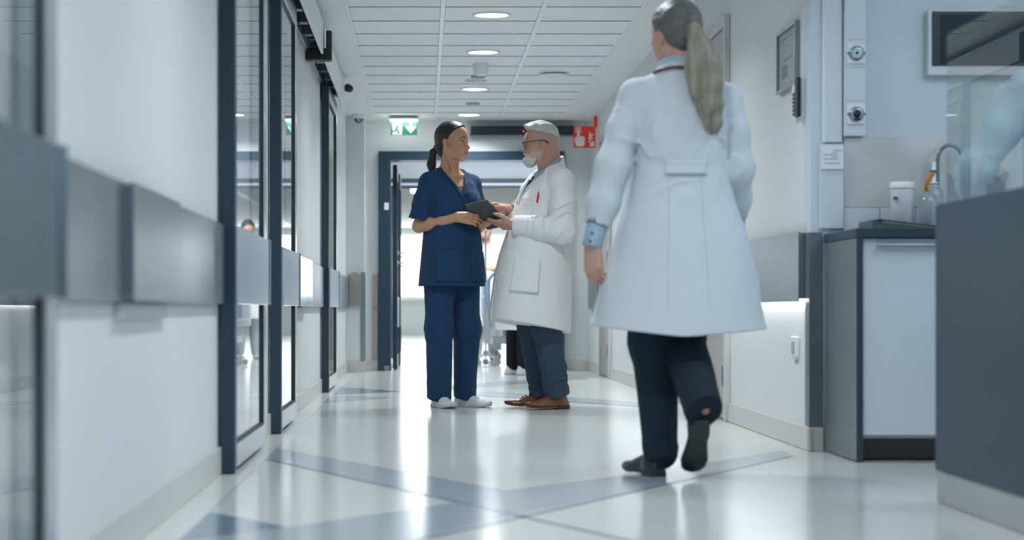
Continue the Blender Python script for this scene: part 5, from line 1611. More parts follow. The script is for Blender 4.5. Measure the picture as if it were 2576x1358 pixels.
# ------------------------------------------------------------------ older man in the long white coat
def build_man():
    P = Person(0.72, 12.0, -72, 'person in long white coat with white hair, beard and black glasses')
    H = rotm(-13, 2, 0, P.loc(0.702, 12.0, 1.593), 1.03)
    F = Field((-0.24, -0.32, 1.0), (0.46, 0.32, 1.70), 0.0028)
    F.add(loft([(1.0, 0.0, 0, 0.12, 0.15, 2.2), (1.25, -0.01, 0, 0.12, 0.15, 2.3), (1.36, -0.03, 0, 0.09, 0.15, 2.3), (1.42, -0.035, 0, 0.06, 0.11, 2.2)]))
    head(F, H, True, (-0.045, 0, 1.40), (0.058, 0.064))
    F.add(rc(apply(H, (-0.07, 0, -0.04)), (-0.07, 0, 1.44), 0.045, 0.05), 0.03)
    eL, wL = V(-0.035, 0.262, 1.060), P.loc(*pxw(1291, 566, 11.84))
    eR, wR = V(-0.02, -0.255, 1.075), P.loc(*pxw(1276, 526, 12.14))
    for s, e, w in ((1, eL, wL), (-1, eR, wR)):
        sh = V(-0.05, s * 0.185, 1.355)
        F.chain([sh, (sh + e) / 2, e], [0.050, 0.048, 0.042], 0.03)
        F.chain([e, e + (w - e) * 0.3, w], [0.040, 0.044, 0.029], 0.02)
    back = -n_                                    # out of the back of the tablet
    hand(F, wL, P.dir(-0.78, 0.62, 0.06), P.dir(*back), False, curls=[(4, 8, 6), (6, 8, 6), (10, 12, 8), (22, 22, 12)], thumb=(0.75, 0.15), s=1.06, spread=3)
    hand(F, wR, P.dir(-0.93, -0.30, 0.10), P.dir(0.3, 0.6, 0.7), True, curls=[(15, 25, 15)] * 4, thumb=(0.5, 0.5), s=1.04)
    tones = skin_tones(H, (0.62, 0.345, 0.26), (0.48, 0.20, 0.17), (0.50, 0.46, 0.40), True, (0.46, 0.42, 0.36), (1.05, 0.74, 0.68))
    body = P.part('body', F, M_SKIN_B, cols=tones)
    eyes(P, H, (1, 0.0, 0.0), (0.10, 0.13, 0.16), body)
    # white swept-up hair
    Fh = Field((-0.20, -0.17, 1.55), (0.20, 0.17, 1.76), 0.003)
    A = lambda p, k=0.0: Fh.add(xf(p, H), k)
    A(ell((-0.014, 0, 0.034), (0.1010, 0.0775, 0.0935)))
    A(ell((-0.020, 0, 0.078), (0.076, 0.056, 0.046)), 0.03)
    A(rc((-0.01, 0.0, 0.096), (0.054, 0.0, 0.096), 0.034, 0.024), 0.03)
    A(rc((0.046, -0.026, 0.088), (0.046, 0.026, 0.088), 0.026, 0.026), 0.03)
    A(rc((0.060, -0.020, 0.098), (0.082, 0.014, 0.100), 0.020, 0.013), 0.016)
    I = np.linalg.inv(H)
    Fh.cut(lambda x, y, z: 0.058 + 0.30 * np.clip(I[0, 0] * x + I[0, 1] * y + I[0, 2] * z + I[0, 3], -0.2, 0.2) - (I[2, 0] * x + I[2, 1] * y + I[2, 2] * z + I[2, 3]), 0.030)
    Fh.displace(lambda x, y, z: 0.0028 * vnoise(x * 26 + y * 12, y * 80, z * 80) + 0.0015 * vnoise(x * 60, y * 190, z * 190), 0.03)
    P.part('hair', Fh, M_HAIRW)
    # beard
    Fb = Field((-0.10, -0.16, 1.40), (0.20, 0.16, 1.62), 0.0028)
    A = lambda p, k=0.0: Fb.add(xf(p, H), k)
    A(ell((0.062, 0, -0.106), (0.038, 0.036, 0.032)))
    A(ell((0.072, 0, -0.088), (0.030, 0.034, 0.026)), 0.02)
    for s in (-1, 1):
        A(rc((0.036, s * 0.040, -0.088), (0.058, s * 0.026, -0.102), 0.0130, 0.020), 0.02)
        A(rc((0.0925, s * 0.003, -0.0555), (0.078, s * 0.029, -0.070), 0.0068, 0.0075), 0.005)
        A(rc((0.078, s * 0.029, -0.070), (0.068, s * 0.030, -0.092), 0.0075, 0.012), 0.008)
    Fb.sub(xf(ell((0.100, 0, -0.0715), (0.022, 0.017, 0.0055)), H), 0.004)
    Fb.displace(lambda x, y, z: 0.0018 * vnoise(x * 120, y * 120, z * 35) + 0.0010 * vnoise(x * 240, y * 240, z * 70))
    P.part('beard', Fb, mat('white beard', (0.74, 0.73, 0.70), 0.7, var=0.2, scale=120, stretch=(1, 1, 0.3), bump=0.5, bscale=220))
    # glasses
    gl = bpy.data.objects.new('glasses', None); C.objects.link(gl); gl.parent = P.o
    hp = lambda x, y, z: tuple(float(q) for q in apply(H, (x, y, z)))
    for s in (-1, 1):
        rim = [hp(0.100 - 0.010 * abs(cx) / 0.06, s * 0.0345 + cx, cz) for cx, cz in [(0.024 * math.copysign(abs(math.cos(a)) ** 0.6, math.cos(a)), -0.006 + 0.0175 * math.copysign(abs(math.sin(a)) ** 0.6, math.sin(a))) for a in [k * math.pi / 12 for k in range(25)]]]
        P.gpart('rim', G().tube(rim, 0.0017, 8, False), M_BLACK, gl)
        P.gpart('brow_bar', G().tube([hp(0.101, s * 0.010, 0.012), hp(0.100, s * 0.034, 0.0135), hp(0.094, s * 0.060, 0.012)], 0.0030, 8), M_BLACK, gl)
        n_r = len(rim) - 1
        P.gpart('lens', G().add(rim[:n_r], [tuple(range(n_r))]), M_GLASS, gl)
        P.gpart('temple_arm', G().tube([hp(0.094, s * 0.060, 0.010), hp(0.088, s * 0.071, 0.009), hp(0.03, s * 0.079, 0.013), hp(-0.010, s * 0.083, 0.015), hp(-0.026, s * 0.083, 0.008), hp(-0.036, s * 0.081, -0.004)], [0.0028, 0.0028, 0.0024, 0.0026, 0.0040, 0.0046], 8), M_BLACK, gl)
    P.gpart('bridge', G().tube([hp(0.101, -0.011, 0.004), hp(0.106, 0, 0.007), hp(0.101, 0.011, 0.004)], 0.0022, 8), M_BLACK, gl)
    # shirt and tie
    Fs = Field((-0.24, -0.22, 1.08), (0.22, 0.22, 1.56), 0.004)
    Fs.add(loft([(1.08, 0.010, 0, 0.150, 0.16, 2.2), (1.25, 0.005, 0, 0.135, 0.16, 2.3), (1.36, -0.02, 0, 0.105, 0.155, 2.3), (1.42, -0.035, 0, 0.075, 0.12, 2.2)]))
    c = Fs.like()
    c.add(rc((-0.048, 0, 1.36), (-0.018, 0, 1.56), 0.086, 0.078))
    c.cut(lambda x, y, z: z - (1.532 - 0.80 * (x + 0.10)))
    Fs.merge(c, 0.01)
    Fs.sub(rc((-0.040, 0, 1.42), (-0.015, 0, 1.60), 0.073, 0.073))
    P.part('shirt', Fs, M_SHIRT)
    sb = BVHTree.FromPolygons([Vector(p) for p in P.last[0].tolist()], P.last[1].tolist())
    tie = P.drape('tie', sb, ((-0.030, -0.22), (0.030, -0.22), (0.017, 0.0), (-0.017, 0.0)), M_TIE, (0, 0, 1.375), (-1, 0, 0), (0, 0, 1), 0.008, None, 6, 16)
    P.gpart('knot', G().lathe((0.058, 0, 1.372), [(0.0, -0.030), (0.012, -0.028), (0.020, 0.010), (0.016, 0.022), (0.0, 0.024)], (-0.35, 0, 1), 16), M_TIE, tie)
    # coat
    T = Field((-0.32, -0.34, 0.42), (0.40, 0.34, 1.55), 0.0046)
    T.add(loft([(0.42, 0.092, 0, 0.243, 0.262, 2.3), (0.60, 0.084, 0, 0.240, 0.254, 2.3), (0.78, 0.066, 0, 0.231, 0.242, 2.3), (0.92, 0.048, 0, 0.216, 0.226, 2.3), (1.02, 0.034, 0, 0.202, 0.200, 2.3), (1.14, 0.012, 0, 0.182, 0.182, 2.4),
                (1.26, -0.008, 0, 0.164, 0.176, 2.4), (1.34, -0.026, 0, 0.140, 0.180, 2.4), (1.40, -0.045, 0, 0.105, 0.165, 2.3), (1.445, -0.055, 0, 0.075, 0.11, 2.2)]))
    for s in (-1, 1):
        T.add(rc((-0.055, s * 0.07, 1.430), (-0.055, s * 0.185, 1.372), 0.046, 0.062), 0.04)
    for s, e, w in ((1, eL, wL), (-1, eR, wR)):
        sh = V(-0.050, s * 0.188, 1.355)
        fw = (w - e)
        cu = e + fw * 0.97
        T.sleeve([sh, (sh + e) / 2 + V(0, s * 0.01, 0), e, e + fw * 0.5, cu], [0.078, 0.074, 0.072, 0.067, 0.054], 0.05, 0.007)
    co = T.like()
    co.add(rc((-0.052, 0, 1.35), (-0.030, 0, 1.54), 0.104, 0.090))
    co.cut(lambda x, y, z: z - (1.516 - 0.86 * (x + 0.115)))
    T.merge(co, 0.012)
    ex = [(eL + V(0.05, 0.05, 0.05), (1, 0.0, 0.75), 52, 0.012, 0.10), (eL + V(0.17, 0.0, 0.04), (1, 0, 0.35), 60, 0.010, 0.10), (V(-0.02, 0.26, 1.26), (0.75, 0, 0.8), 44, 0.008, 0.11),
          (V(-0.18, 0.10, 1.25), (0.2, 0.8, 1), 32, 0.006, 0.14), (V(-0.20, 0.08, 0.95), (0.5, 0.3, 1), 26, 0.006, 0.16), (V(0.10, 0.16, 1.28), (0.5, -0.5, 0.8), 45, 0.005, 0.09)]
    T.displace(folds(0.0055, (6, 6, 1.3), 11.0, ex), 0.05)
    T.sub(rc((-0.046, 0, 1.34), (-0.014, 0, 1.64), 0.090, 0.080), 0.0)
    T.sub((V(0.0, -0.2, 1.22), V(0.4, 0.2, 1.6), lambda x, y, z: np.maximum(np.abs(y) - (z - 1.20) * 0.42, 0.02 - x)), 0.004)
    T.sub(loft([(1.20, 0.005, 0, 0.138, 0.10, 2.3), (1.30, -0.01, 0, 0.125, 0.12, 2.3), (1.40, -0.035, 0, 0.085, 0.115, 2.2), (1.43, -0.04, 0, 0.07, 0.09, 2.2)]), 0.0)
    T.cut(lambda x, y, z: (0.476 + 0.19 * np.clip(x, -0.25, 0.40)) - z)
    # front opening seen from below
    T.sub((V(0.1, -0.1, 0.4), V(0.5, 0.1, 0.9), lambda x, y, z: np.maximum(np.abs(y + 0.02) - 0.020 * np.clip((0.85 - z) / 0.3, 0, 1), 0.15 - x)), 0.003)
    T.hollow(0.009, below=0.62)
    coat = P.part('coat', T, M_COATW)
    bv = BVHTree.FromPolygons([Vector(p) for p in P.last[0].tolist()], P.last[1].tolist())
    for s in (-1, 1):
        P.drape('lapel', bv, ((s * 0.012, -0.13), (s * 0.050, -0.03), (s * 0.118, 0.060), (s * 0.072, 0.120)), M_COATW, (0, 0, 1.345), (-1, 0, 0), (0, 0, 1), 0.007, coat, 10, 14)
    P.drape('hip_pocket', bv, ((-0.075, -0.105), (0.090, -0.095), (0.080, 0.100), (-0.070, 0.105)), M_COATW, (0.145, 0.0, 0.795), (-0.25, -1, 0), (-0.15, 0, 1), 0.008, coat, 12, 14, off=0.004)
    P.drape('breast_pocket', bv, ((-0.045, -0.120), (0.045, -0.115), (0.045, 0.0), (-0.045, 0.0)), M_COATW, (0.075, 0.16, 1.255), (-0.62, -0.78, 0), (0, 0, 1), 0.0045, coat, 10, 12, off=0.001)
    Ms = mat('white coat stitching', (0.78, 0.785, 0.79), 0.8)
    P.drape('side_seam', bv, ((-0.0012, -0.40), (0.0012, -0.40), (0.0012, 0.0), (-0.0012, 0.0)), Ms, (-0.045, 0.2, 0.94), (0, -1, 0), (0, 0, 1), 0.0012, coat, 2, 40)
    for z in (0.78, 0.93, 1.08):
        h = bv.ray_cast(Vector((1, -0.012, z)), Vector((-1, 0, 0)))
        if h[0] is not None:
            P.gpart('button', G().lathe(tuple(h[0]), [(0.009, -0.002), (0.009, 0.003), (0.006, 0.004), (0, 0.004)], (1, 0, 0), 16), M_BUTTON, coat)
    # pen in the breast pocket
    st = P.loc(*pxw(1326, 497, 11.83))
    # trousers
    aL, aR = P.loc(*pxw(1402, 985, 11.86)), P.loc(*pxw(1361, 985, 12.10))
    aL[2], aR[2] = 0.105, 0.100
    trousers(P, [([(0.0, 0.085, 0.86), (0.010, 0.090, 0.50), aL + V(0, 0, -0.05)], [0.112, 0.088, 0.070], (aL + V(0, 0, -0.030), (-0.35, 0, -1))), ([(0.0, -0.085, 0.86), (0.030, -0.088, 0.50), aR + V(0, 0, -0.05)], [0.112, 0.088, 0.068], (aR + V(0, 0, -0.028), (-0.35, 0, -1)))], M_SLATE, (0.0, 0, 0.90, 0.135, 0.175), 0.0045, seed=7.0, crease=0.006,
             extra=[(V(aL) + V(0, 0.02, 0.03), (0.5, 0.4, 1), 48, 0.011, 0.09), (V(aL) + V(0, 0.03, 0.16), (0.8, 0.3, 1), 35, 0.008, 0.12), (V(aR) + V(0, 0.02, 0.04), (0.5, 0.4, 1), 48, 0.010, 0.09)])
    for a, d in ((aL, P.dir(-0.86, -0.50, 0)), (aR, P.dir(-0.97, -0.22, 0))):
        d = d / np.linalg.norm(d)
        shoe(P, V(a[0], a[1], 0.001) - d * 0.072, d, 0.300, 0.049, 0.086, M_LEATHER, M_SOLEB, laces=M_LACEB, res=0.0035, pointed=1.0, sole_h=0.024, heel_h=0.020)
    return P, bv

MAN, man_bv = build_man()
# red pen standing in the breast pocket
def red_pen():
    c, n = math.cos(MAN.phi), math.sin(MAN.phi)
    o0, d0 = Vector((0.082, 0.145, 1.262)) - Vector((-0.62, -0.78, 0)), Vector((-0.62, -0.78, 0)).normalized()
    h = man_bv.ray_cast(o0, d0)
    p = (h[0] if h[0] is not None else Vector((0.12, 0.17, 1.262))) - d0 * 0.012
    wp = lambda q: Vector((MAN.x + q.x * n + q.y * c, MAN.y - q.x * c + q.y * n, q.z))
    r = root('pen', tuple(wp(p) + Vector((0, 0, -0.03))), 'bright red pen clipped in the white coat breast pocket', 'pen')
    M_P = mat('red pen plastic', (0.62, 0.008, 0.035), 0.35)
    G().tube([wp(p + Vector((0.004, 0, -0.035))), wp(p + Vector((-0.004, 0, 0.022)))], [0.0052, 0.0052], 14).obj('barrel', M_P, r)
    G().tube([wp(p + Vector((-0.004, 0, 0.022))), wp(p + Vector((-0.005, 0, 0.032)))], [0.004, 0.003], 12).obj('button', M_P, r)
    G().tube([wp(p - d0 * 0.008 + Vector((-0.003, 0, 0.016))), wp(p - d0 * 0.009 + Vector((0.003, 0, -0.022)))], 0.0022, 8).obj('clip', M_P, r)
red_pen()
# ------------------------------------------------------------------ doctor walking away
def build_walker():
    P = Person(0.92, 7.10, 180, 'person in white coat with long grey ponytail walking away')
    X = lambda px: -((px - 1066) / 704.0 - 0.92)           # picture column at this distance -> left offset
    H = rotm(26, 3, -3, (0.035, X(1702), 1.580), 1.0)
    F = Field((-0.26, -0.32, 0.66), (0.36, 0.40, 1.70), 0.0036)
    F.add(loft([(1.0, 0.0, 0, 0.09, 0.13, 2.2), (1.25, 0.0, 0, 0.09, 0.14, 2.3), (1.36, -0.01, 0.01, 0.075, 0.13, 2.3), (1.42, -0.01, 0.015, 0.05, 0.08, 2.2)]))
    head(F, H, False, (-0.01, X(1704), 1.40), (0.050, 0.056))
    eL, wL = V(-0.04, X(1540), 1.105), V(-0.055, X(1488), 0.835)
    eR, wR = V(0.00, -0.198, 1.095), V(0.16, -0.215, 0.89)
    sL, sR = V(0, 0.166, 1.356), V(0, -0.158, 1.340)
    for sh, e, w in ((sL, eL, wL), (sR, eR, wR)):
        F.chain([sh, (sh + e) / 2, e], [0.046, 0.043, 0.036], 0.03)
        F.chain([e, e + (w - e) * 0.3, w], [0.035, 0.037, 0.026], 0.02)
    hand(F, wL + V(0.0, 0.0, -0.015), (0.10, -0.06, -1), (-0.75, 0.65, 0), False, curls=[(20, 30, 20), (24, 34, 20), (28, 38, 20), (32, 40, 20)], thumb=(0.1, 0.35), s=0.98, spread=1)
    hand(F, wR, (0.45, 0.05, -0.9), (0.5, -0.7, 0.2), True, curls=[(20, 30, 20)] * 4, thumb=(0.2, 0.3), s=0.98, spread=2)
    body = P.part('body', F, M_SKIN_B, cols=skin_tones(H, (0.62, 0.37, 0.29), (0.45, 0.18, 0.15), (0.16, 0.13, 0.10)))
    eyes(P, H, (1, 0, 0), (0.10, 0.12, 0.14), body)
    # combed-back hair
    Fh = Field((-0.18, -0.12, 1.42), (0.20, 0.18, 1.72), 0.0036)
    A = lambda p, k=0.0: Fh.add(xf(p, H), k)
    A(ell((-0.017, 0, 0.030), (0.106, 0.083, 0.0960)))
    A(ell((0.020, 0, 0.030), (0.072, 0.067, 0.0710)), 0.03)
    A(ell((-0.066, 0, -0.030), (0.040, 0.054, 0.046)), 0.03)
    I = np.linalg.inv(H)
    def hairline(x, y, z):
        a = I[0, 0] * x + I[0, 1] * y + I[0, 2] * z + I[0, 3]; b = I[1, 0] * x + I[1, 1] * y + I[1, 2] * z + I[1, 3]; c = I[2, 0] * x + I[2, 1] * y + I[2, 2] * z + I[2, 3]
        ear = 0.028 - np.sqrt((a + 0.004) ** 2 + ((c + 0.024) * 0.75) ** 2)
        return np.maximum(0.82 * a - 0.57 * c - 0.004, np.where(np.abs(b) > 0.05, ear, -1))
    Fh.cut(hairline, 0.008)
    Fh.displace(lambda x, y, z: 0.0022 * vnoise(x * 22, y * 40, z * 70), 0.02)
    hair = P.part('hair', Fh, M_HAIRGD)
    # ponytail: gathered high, broad wave down the back
    zz = lambda py: CAM_Z + (780 - py) / 716.0
    pts = [(-0.080, X(1735), zz(70)), (-0.120, X(1741), zz(84)), (-0.140, X(1750), zz(120)), (-0.145, X(1757), zz(165)), (-0.140, X(1765), zz(215)), (-0.135, X(1776), zz(265)), (-0.130, X(1786), zz(310)), (-0.128, X(1790), zz(345))]
    Fp = Field((-0.24, -0.32, 1.12), (0.0, 0.12, 1.66), 0.0036)
    Fp.chain(pts, [0.022, 0.026, 0.040, 0.050, 0.050, 0.045, 0.030, 0.006], 0.02)
    Fp.chain([pts[2], (-0.150, X(1736), zz(170)), (-0.145, X(1745), zz(225)), (-0.138, X(1760), zz(265))], [0.03, 0.035, 0.026, 0.006], 0.02)
    Fp.displace(lambda x, y, z: 0.011 * vnoise(x * 30, y * 34 + 5 * z, z * 7) + 0.004 * vnoise(x * 110, y * 110 + 6 * z, z * 6), 0.03)
    P.part('ponytail', Fp, M_HAIRG, hair)
    # coat
    T = Field((-0.36, -0.40, 0.46), (0.36, 0.46, 1.47), 0.0052)
    x0 = X(1712)
    T.add(loft([(0.46, 0.0, X(1703), 0.245, 0.345, 2.2), (0.56, 0.0, X(1708), 0.225, 0.305, 2.2), (0.70, 0.0, X(1714), 0.195, 0.278, 2.2), (0.85, 0.0, X(1716), 0.165, 0.238, 2.2), (0.98, 0.0, x0, 0.135, 0.192, 2.3), (1.10, 0.0, x0, 0.118, 0.166, 2.3),
                (1.22, 0.0, x0, 0.124, 0.172, 2.4), (1.31, 0.0, x0, 0.118, 0.180, 2.4), (1.37, 0.0, X(1707), 0.096, 0.168, 2.3), (1.41, 0.0, X(1705), 0.076, 0.120, 2.2), (1.44, 0.0, X(1704), 0.066, 0.078, 2.1)]))
    for s, sh in ((1, sL), (-1, sR)):
        T.add(rc((0.0, s * 0.06, 1.412 + (0.004 if s > 0 else -0.004)), sh + V(0, -s * 0.006, 0.002), 0.038, 0.050), 0.03)
    for sh, e, w, s in ((sL, eL, wL, 1), (sR, eR, wR, -1)):
        fw = w - e
        T.sleeve([sh, (sh + e) / 2, e, e + fw * 0.5, e + fw * 0.80], [0.058, 0.062, 0.063, 0.056, 0.047], 0.05, 0.006)
    co = T.like()
    co.add(rc((-0.012, X(1704), 1.36), (-0.004, X(1703), 1.50), 0.084, 0.076)).cut(lambda x, y, z: z - 1.468 + 0.25 * (x + 0.05))
    T.merge(co, 0.02)
    ex = [(V(-0.10, 0.13, 1.20), (0.2, 1, 0.6), 28, 0.008, 0.13), (V(-0.10, -0.13, 1.15), (0.2, -1, 0.6), 28, 0.007, 0.13), (eL, (0.3, 0.3, 1), 42, 0.006, 0.10), (V(-0.13, 0.0, 1.0), (0, 0.3, 1), 30, 0.004, 0.12)]
    T.displace(folds(0.008, (5, 5, 0.9), 21.0, ex), 0.05)
    T.sub(rc((-0.006, X(1704), 1.38), (0.0, X(1703), 1.60), 0.072, 0.066))
    T.cut(lambda x, y, z: 0.497 + 0.10 * np.abs(y - 0.03) ** 1.2 + 0.045 * np.clip(y, 0, 1) - z)
    T.hollow(0.010, below=0.62)
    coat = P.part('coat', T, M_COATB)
    bv = BVHTree.FromPolygons([Vector(p) for p in P.last[0].tolist()], P.last[1].tolist())
    cz, cy = CAM_Z + (780 - 421) / 715.0, X(1713)
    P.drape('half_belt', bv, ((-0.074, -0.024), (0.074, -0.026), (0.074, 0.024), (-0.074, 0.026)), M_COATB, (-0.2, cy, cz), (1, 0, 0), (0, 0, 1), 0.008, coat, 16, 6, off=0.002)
    Ms = mat('cool coat stitching', (0.60, 0.66, 0.72), 0.8)
    for s in (-1, 1):
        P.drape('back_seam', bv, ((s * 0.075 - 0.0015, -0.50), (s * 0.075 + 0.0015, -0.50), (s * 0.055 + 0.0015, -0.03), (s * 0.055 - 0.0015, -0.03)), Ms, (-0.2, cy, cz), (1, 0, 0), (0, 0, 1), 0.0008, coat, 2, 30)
    # shirt cuffs and collar
    for e, w, s in ((eL, wL, 1), (eR, wR, -1)):
        d = (w - e) / np.linalg.norm(w - e)
        a, b = w - d * 0.06, w + d * 0.022
        Fc = Field(np.minimum(a, b) - 0.07, np.maximum(a, b) + 0.07, 0.0035)
        Fc.add(rc(a, b, 0.038, 0.036)).sub(rc(a - d * 0.05, b + d * 0.06, 0.034, 0.032)).plane_cut(b, d).plane_cut(a, -d)
        cf = P.part('shirt_cuff', Fc, M_SHIRT)
        if s > 0:
            for k in (0.02, 0.05):
                p = b - d * k + V(-0.034, 0.012, 0)
                P.gpart('cuff_button', G().lathe(tuple(p), [(0.006, -0.004), (0.006, 0.002), (0, 0.003)], (-1, 0.35, 0), 14), mat('dark blue button', (0.10, 0.16, 0.24), 0.4), cf)
    Fc = Field((-0.12, -0.09, 1.38), (0.12, 0.16, 1.52), 0.0036)
    Fc.add(rc((-0.010, X(1704), 1.36), (-0.002, X(1703), 1.52), 0.074, 0.067)).sub(rc((-0.010, X(1704), 1.34), (-0.002, X(1703), 1.56), 0.066, 0.060)).cut(lambda x, y, z: z - 1.484 + 0.3 * (x + 0.05))
    P.part('shirt_collar', Fc, M_SHIRT)
    ring = [(0.088 * math.cos(a) - 0.004, X(1704) + 0.088 * math.sin(a), 1.447 - 0.085 * max(0, math.cos(a)) - 0.012 * abs(math.sin(a)) ** 3) for a in [math.pi * (0.30 + 1.4 * k / 24) for k in range(25)]]
    ring = [(0.100, ring[0][1] * 0.5, 1.20)] + ring + [(0.110, ring[-1][1] * 0.6, 1.22)]
    P.gpart('stethoscope', G().tube(ring, 0.0055, 10), mat('maroon rubber tube', (0.10, 0.022, 0.05), 0.4))
    # trousers: left leg carries, right leg swings
    aL = V(-0.03, X(1660), 0.085)
    kR, aR = V(0.10, X(1722), 0.50), V(-0.285, X(1738), 0.262)
    dr = (aR - kR) / np.linalg.norm(aR - kR)
    trousers(P, [([(0, 0.09, 0.87), (0.02, X(1646), 0.48), aL], [0.105, 0.082, 0.064]),
                 ([(0, -0.085, 0.87), kR, aR + dr * 0.07], [0.104, 0.080, 0.066], (aR + dr * 0.036, dr + V(0, -0.25, 0)))], M_NAVYT, (0.0, 0, 0.90, 0.125, 0.17), 0.0055, seed=15, crease=0.005)
    hem = aR + V(-0.02, -0.035, 0.03)
    # lifted ankle
    Fa = Field(aR - 0.13, aR + 0.13, 0.004)
    heel = V(-0.315, X(1733), 0.205); toe = V(-0.155, X(1728), 0.020)
    Fa.chain([kR + (aR - kR) * 0.86, aR + V(-0.004, 0, 0.0), heel + V(0.060, 0, 0.020)], [0.036, 0.032, 0.026], 0.01)
    P.part('ankle', Fa, M_SKIN_B, body, cols=lambda v: np.tile(V(0.45, 0.25, 0.19), (len(v), 1)))
    shoe(P, V(aL[0], aL[1], 0.001) - V(0.045, -0.010, 0), (0.94, 0.33, 0), 0.262, 0.045, 0.080, M_BSHOE, M_SOLEB, res=0.004, sole_h=0.024, heel_h=0.018)
    fd = (toe - heel)
    shoe(P, heel, fd, 0.262, 0.045, 0.075, M_BSHOE, M_SOLEB, res=0.004, sole_h=0.020, heel_h=0.012, up=(0.60, 0.0, 0.62))
    return P
build_walker()

# ------------------------------------------------------------------ staff in the background
def simple_staff(x, y, facing, label, skin, hairm, coatm, legm, shoem, lean=0.0, scale=1.0, arms=None, res=0.008, lying=None, head_pitch=0, head_yaw=0, beard=None, hem=0.50):
    P = Person(x, y, facing, label)
    k = scale
    hip = V(0, 0, 0.92 * k)
    Rl = rotm(0, lean, 0)
    def up(p):
        q = V(p) * k - hip
        return (np.array(Rl)[:3, :3] @ q) + hip
    MT = np.array(Matrix.Translation(Vector(hip.tolist()))) @ Rl @ np.array(Matrix.Translation(Vector((-hip).tolist())))
    H0 = rotm(head_yaw, head_pitch, 0, (0.025 * k, 0, 1.60 * k), k * 1.02)
    H = MT @ H0
    arms = arms or [(V(-0.02, s * 0.24, 1.10), V(0.10, s * 0.24, 0.88), (0.3, 0, -0.9), (0, s * 0.9, 0)) for s in (-1, 1)]
    pts = [up((0, s * 0.17, 1.36)) for s in (-1, 1)] + [a for q in arms for a in q[:2]] + [apply(H, (0, 0, 0.15)), apply(H, (0.12, 0, 0)), apply(H, (-0.12, 0, 0)), hip, hip + V(-0.2, -0.2, 0)]
    lo, hi = np.min(pts, 0) - 0.22, np.max(pts, 0) + 0.22
    F = Field(lo, hi, 0.005)
    F.add(xf(loft([(0.95 * k, 0, 0, 0.085 * k, 0.13 * k, 2.2), (1.36 * k, 0, 0, 0.075 * k, 0.13 * k, 2.3), (1.41 * k, 0, 0, 0.05 * k, 0.08 * k, 2.2)]), MT))
    head(F, H, True, up((-0.02, 0, 1.40)), (0.052, 0.058))
    for s, (e, w, hd, hn) in zip((-1, 1), arms):
        F.chain([up((-0.01, s * 0.17, 1.36)), e, w], [0.046, 0.036, 0.026], 0.02)
        hand(F, w, hd, hn, s < 0, curls=[(20, 28, 18)] * 4, thumb=(0.3, 0.3))
    body = P.part('body', F, M_SKIN_B, cols=skin_tones(H, skin, V(skin) * V(0.8, 0.5, 0.5), V(0.03, 0.025, 0.02), False))
    eyes(P, H, (1, 0, 0), (0.05, 0.03, 0.02), body)
    c = apply(H, (0, 0, 0.03))
    Fh = Field(c - 0.17, c + 0.17, 0.005)
    A = lambda p, q=0.0: Fh.add(xf(p, H), q)
    A(ell((-0.016, 0, 0.034), (0.106, 0.084, 0.100)))
    I = np.linalg.inv(H)
    Fh.cut(lambda x, y, z: 0.82 * (I[0, 0] * x + I[0, 1] * y + I[0, 2] * z + I[0, 3]) - 0.57 * (I[2, 0] * x + I[2, 1] * y + I[2, 2] * z + I[2, 3]) - 0.002, 0.01)
    Fh.displace(lambda x, y, z: 0.003 * vnoise(x * 60, y * 60, z * 60))
    P.part('hair', Fh, hairm)
    if beard:
        c = apply(H, (0.06, 0, -0.09))
        Fb = Field(c - 0.10, c + 0.10, 0.005)
        Fb.add(xf(ell((0.052, 0, -0.090), (0.042, 0.048, 0.034)), H)).sub(xf(ell((0.10, 0, -0.066), (0.03, 0.03, 0.016)), H), 0.004)
        P.part('beard', Fb, beard)
    T = Field(np.minimum(lo, V(-0.3, -0.34, hem * k - 0.02)), np.maximum(hi, V(0.3, 0.34, 1.0)), res)
    T.add(loft([((hem - 0.02) * k, 0, 0, 0.20 * k, 0.25 * k, 2.3), (0.80 * k, 0, 0, 0.165 * k, 0.215 * k, 2.3), (0.98 * k, 0, 0, 0.15 * k, 0.19 * k, 2.3)]))
    T.add(xf(loft([(0.90 * k, 0, 0, 0.15 * k, 0.19 * k, 2.3), (1.10 * k, 0, 0, 0.135 * k, 0.178 * k, 2.4), (1.25 * k, 0, 0, 0.135 * k, 0.178 * k, 2.4), (1.34 * k, 0, 0, 0.118 * k, 0.18 * k, 2.4), (1.40 * k, -0.01, 0, 0.085 * k, 0.14 * k, 2.3), (1.44 * k, -0.015, 0, 0.065 * k, 0.085 * k, 2.2)]), MT), 0.06)
    for s, (e, w, hd, hn) in zip((-1, 1), arms):
        sh = up((-0.01, s * 0.172, 1.355))
        T.add(rc(up((-0.01, s * 0.06, 1.41)), sh, 0.042 * k, 0.056 * k), 0.03)
        T.sleeve([sh, (sh + e) / 2, e, e + (w - e) * 0.9], [0.066 * k, 0.066 * k, 0.062 * k, 0.048 * k], 0.05, 0.008)
    T.displace(folds(0.006, (6, 6, 1.4), x * 7 + y, [(a[0], (0.4, 0.2, 1), 40, 0.006, 0.1) for a in arms]), 0.05)
    T.sub(xf(rc((-0.015, 0, 1.40 * k), (-0.01, 0, 1.60 * k), 0.068 * k, 0.068 * k), MT))
    T.sub(xf((V(0, -0.2, 1.20 * k), V(0.3, 0.2, 1.6 * k), lambda x, y, z: np.maximum(np.abs(y) - (z - 1.20 * k) * 0.30, 0.03 - x)), MT), 0.004)
    T.cut(lambda x, y, z: hem * k - z)
    T.hollow(0.014, below=hem * k + 0.10)
    P.part('coat', T, coatm)
    Fs = Field(lo, hi, 0.008)
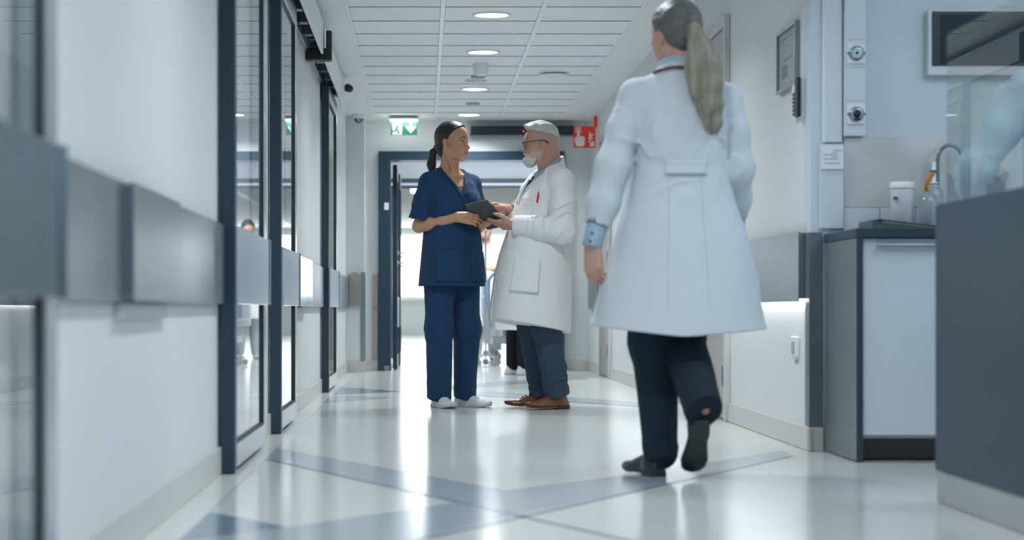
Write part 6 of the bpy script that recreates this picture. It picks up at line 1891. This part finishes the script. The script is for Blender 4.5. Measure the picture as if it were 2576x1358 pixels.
    Fs.add(xf(loft([(1.0 * k, 0.005, 0, 0.11 * k, 0.15 * k, 2.2), (1.34 * k, 0, 0, 0.09 * k, 0.14 * k, 2.3), (1.405 * k, -0.005, 0, 0.062 * k, 0.10 * k, 2.2)]), MT))
    P.part('shirt', Fs, M_SHIRT)
    trousers(P, [([(0, s * 0.085 * k, 0.87 * k), (0.01, s * 0.09 * k, 0.48 * k), (-0.01, s * 0.10 * k, 0.09)], [0.105 * k, 0.080 * k, 0.060 * k]) for s in (-1, 1)], legm, (0, 0, 0.88 * k, 0.12 * k, 0.165 * k), 0.007, seed=x * 3)
    for s in (-1, 1):
        shoe(P, V(-0.08, s * 0.10 * k, 0.001), (1, s * 0.12, 0), 0.27, 0.047, 0.075, shoem, M_SOLEW if shoem is M_SHOEW else M_SOLEB, res=0.005)
    return P

# caregiver bending over the bed, mostly hidden behind the man
simple_staff(0.87, 18.15, 118, 'person in white coat and black trousers mostly hidden behind the white-haired person', (0.50, 0.30, 0.21), M_HAIRD, M_COATW, M_BLACKT, M_SHOEW, lean=38, head_pitch=10, hem=0.41,
             arms=[(V(0.22, -0.22, 1.0), V(0.36, -0.10, 0.90), (0.5, 0.3, -0.7), (0.3, 0, 0.9)), (V(0.22, 0.22, 1.0), V(0.36, 0.10, 0.90), (0.5, -0.3, -0.7), (0.3, 0, 0.9))])
# dark-haired doctor behind the bed
simple_staff(0.74, 23.95, -10, 'person in white coat with dark hair and beard standing behind the bed', (0.42, 0.24, 0.16), M_HAIRD, M_COATW, mat('pale grey trouser cloth', (0.50, 0.53, 0.56), 0.8), M_SHOEW, scale=0.97, head_pitch=22, head_yaw=-8, beard=M_HAIRD, hem=0.5,
             arms=[(V(-0.02, -0.25, 1.06), V(0.20, -0.10, 1.10), (0.5, 0.8, 0.0), (0.3, -0.2, 0.9)), (V(-0.02, 0.25, 1.06), V(0.20, 0.12, 1.08), (0.5, -0.8, 0.0), (0.3, 0.2, 0.9))])
# colleague behind the counter screen, cut by the picture edge
simple_staff(2.27, 6.90, 168, 'person in pale blue coat behind the counter screen at the right edge', (0.55, 0.33, 0.24), M_HAIRD, mat('pale blue tunic cotton', (0.44, 0.60, 0.73), 0.75, var=0.03, bump=0.1, bscale=900), M_NAVYT, M_BSHOE,
             arms=[(V(-0.02, -0.25, 1.08), V(0.20, -0.22, 0.96), (0.9, 0.2, 0.0), (0.1, 0.0, 0.9)), (V(-0.04, 0.345, 1.08), V(0.20, 0.33, 0.98), (0.9, -0.1, 0.0), (0.1, 0, 0.9))])
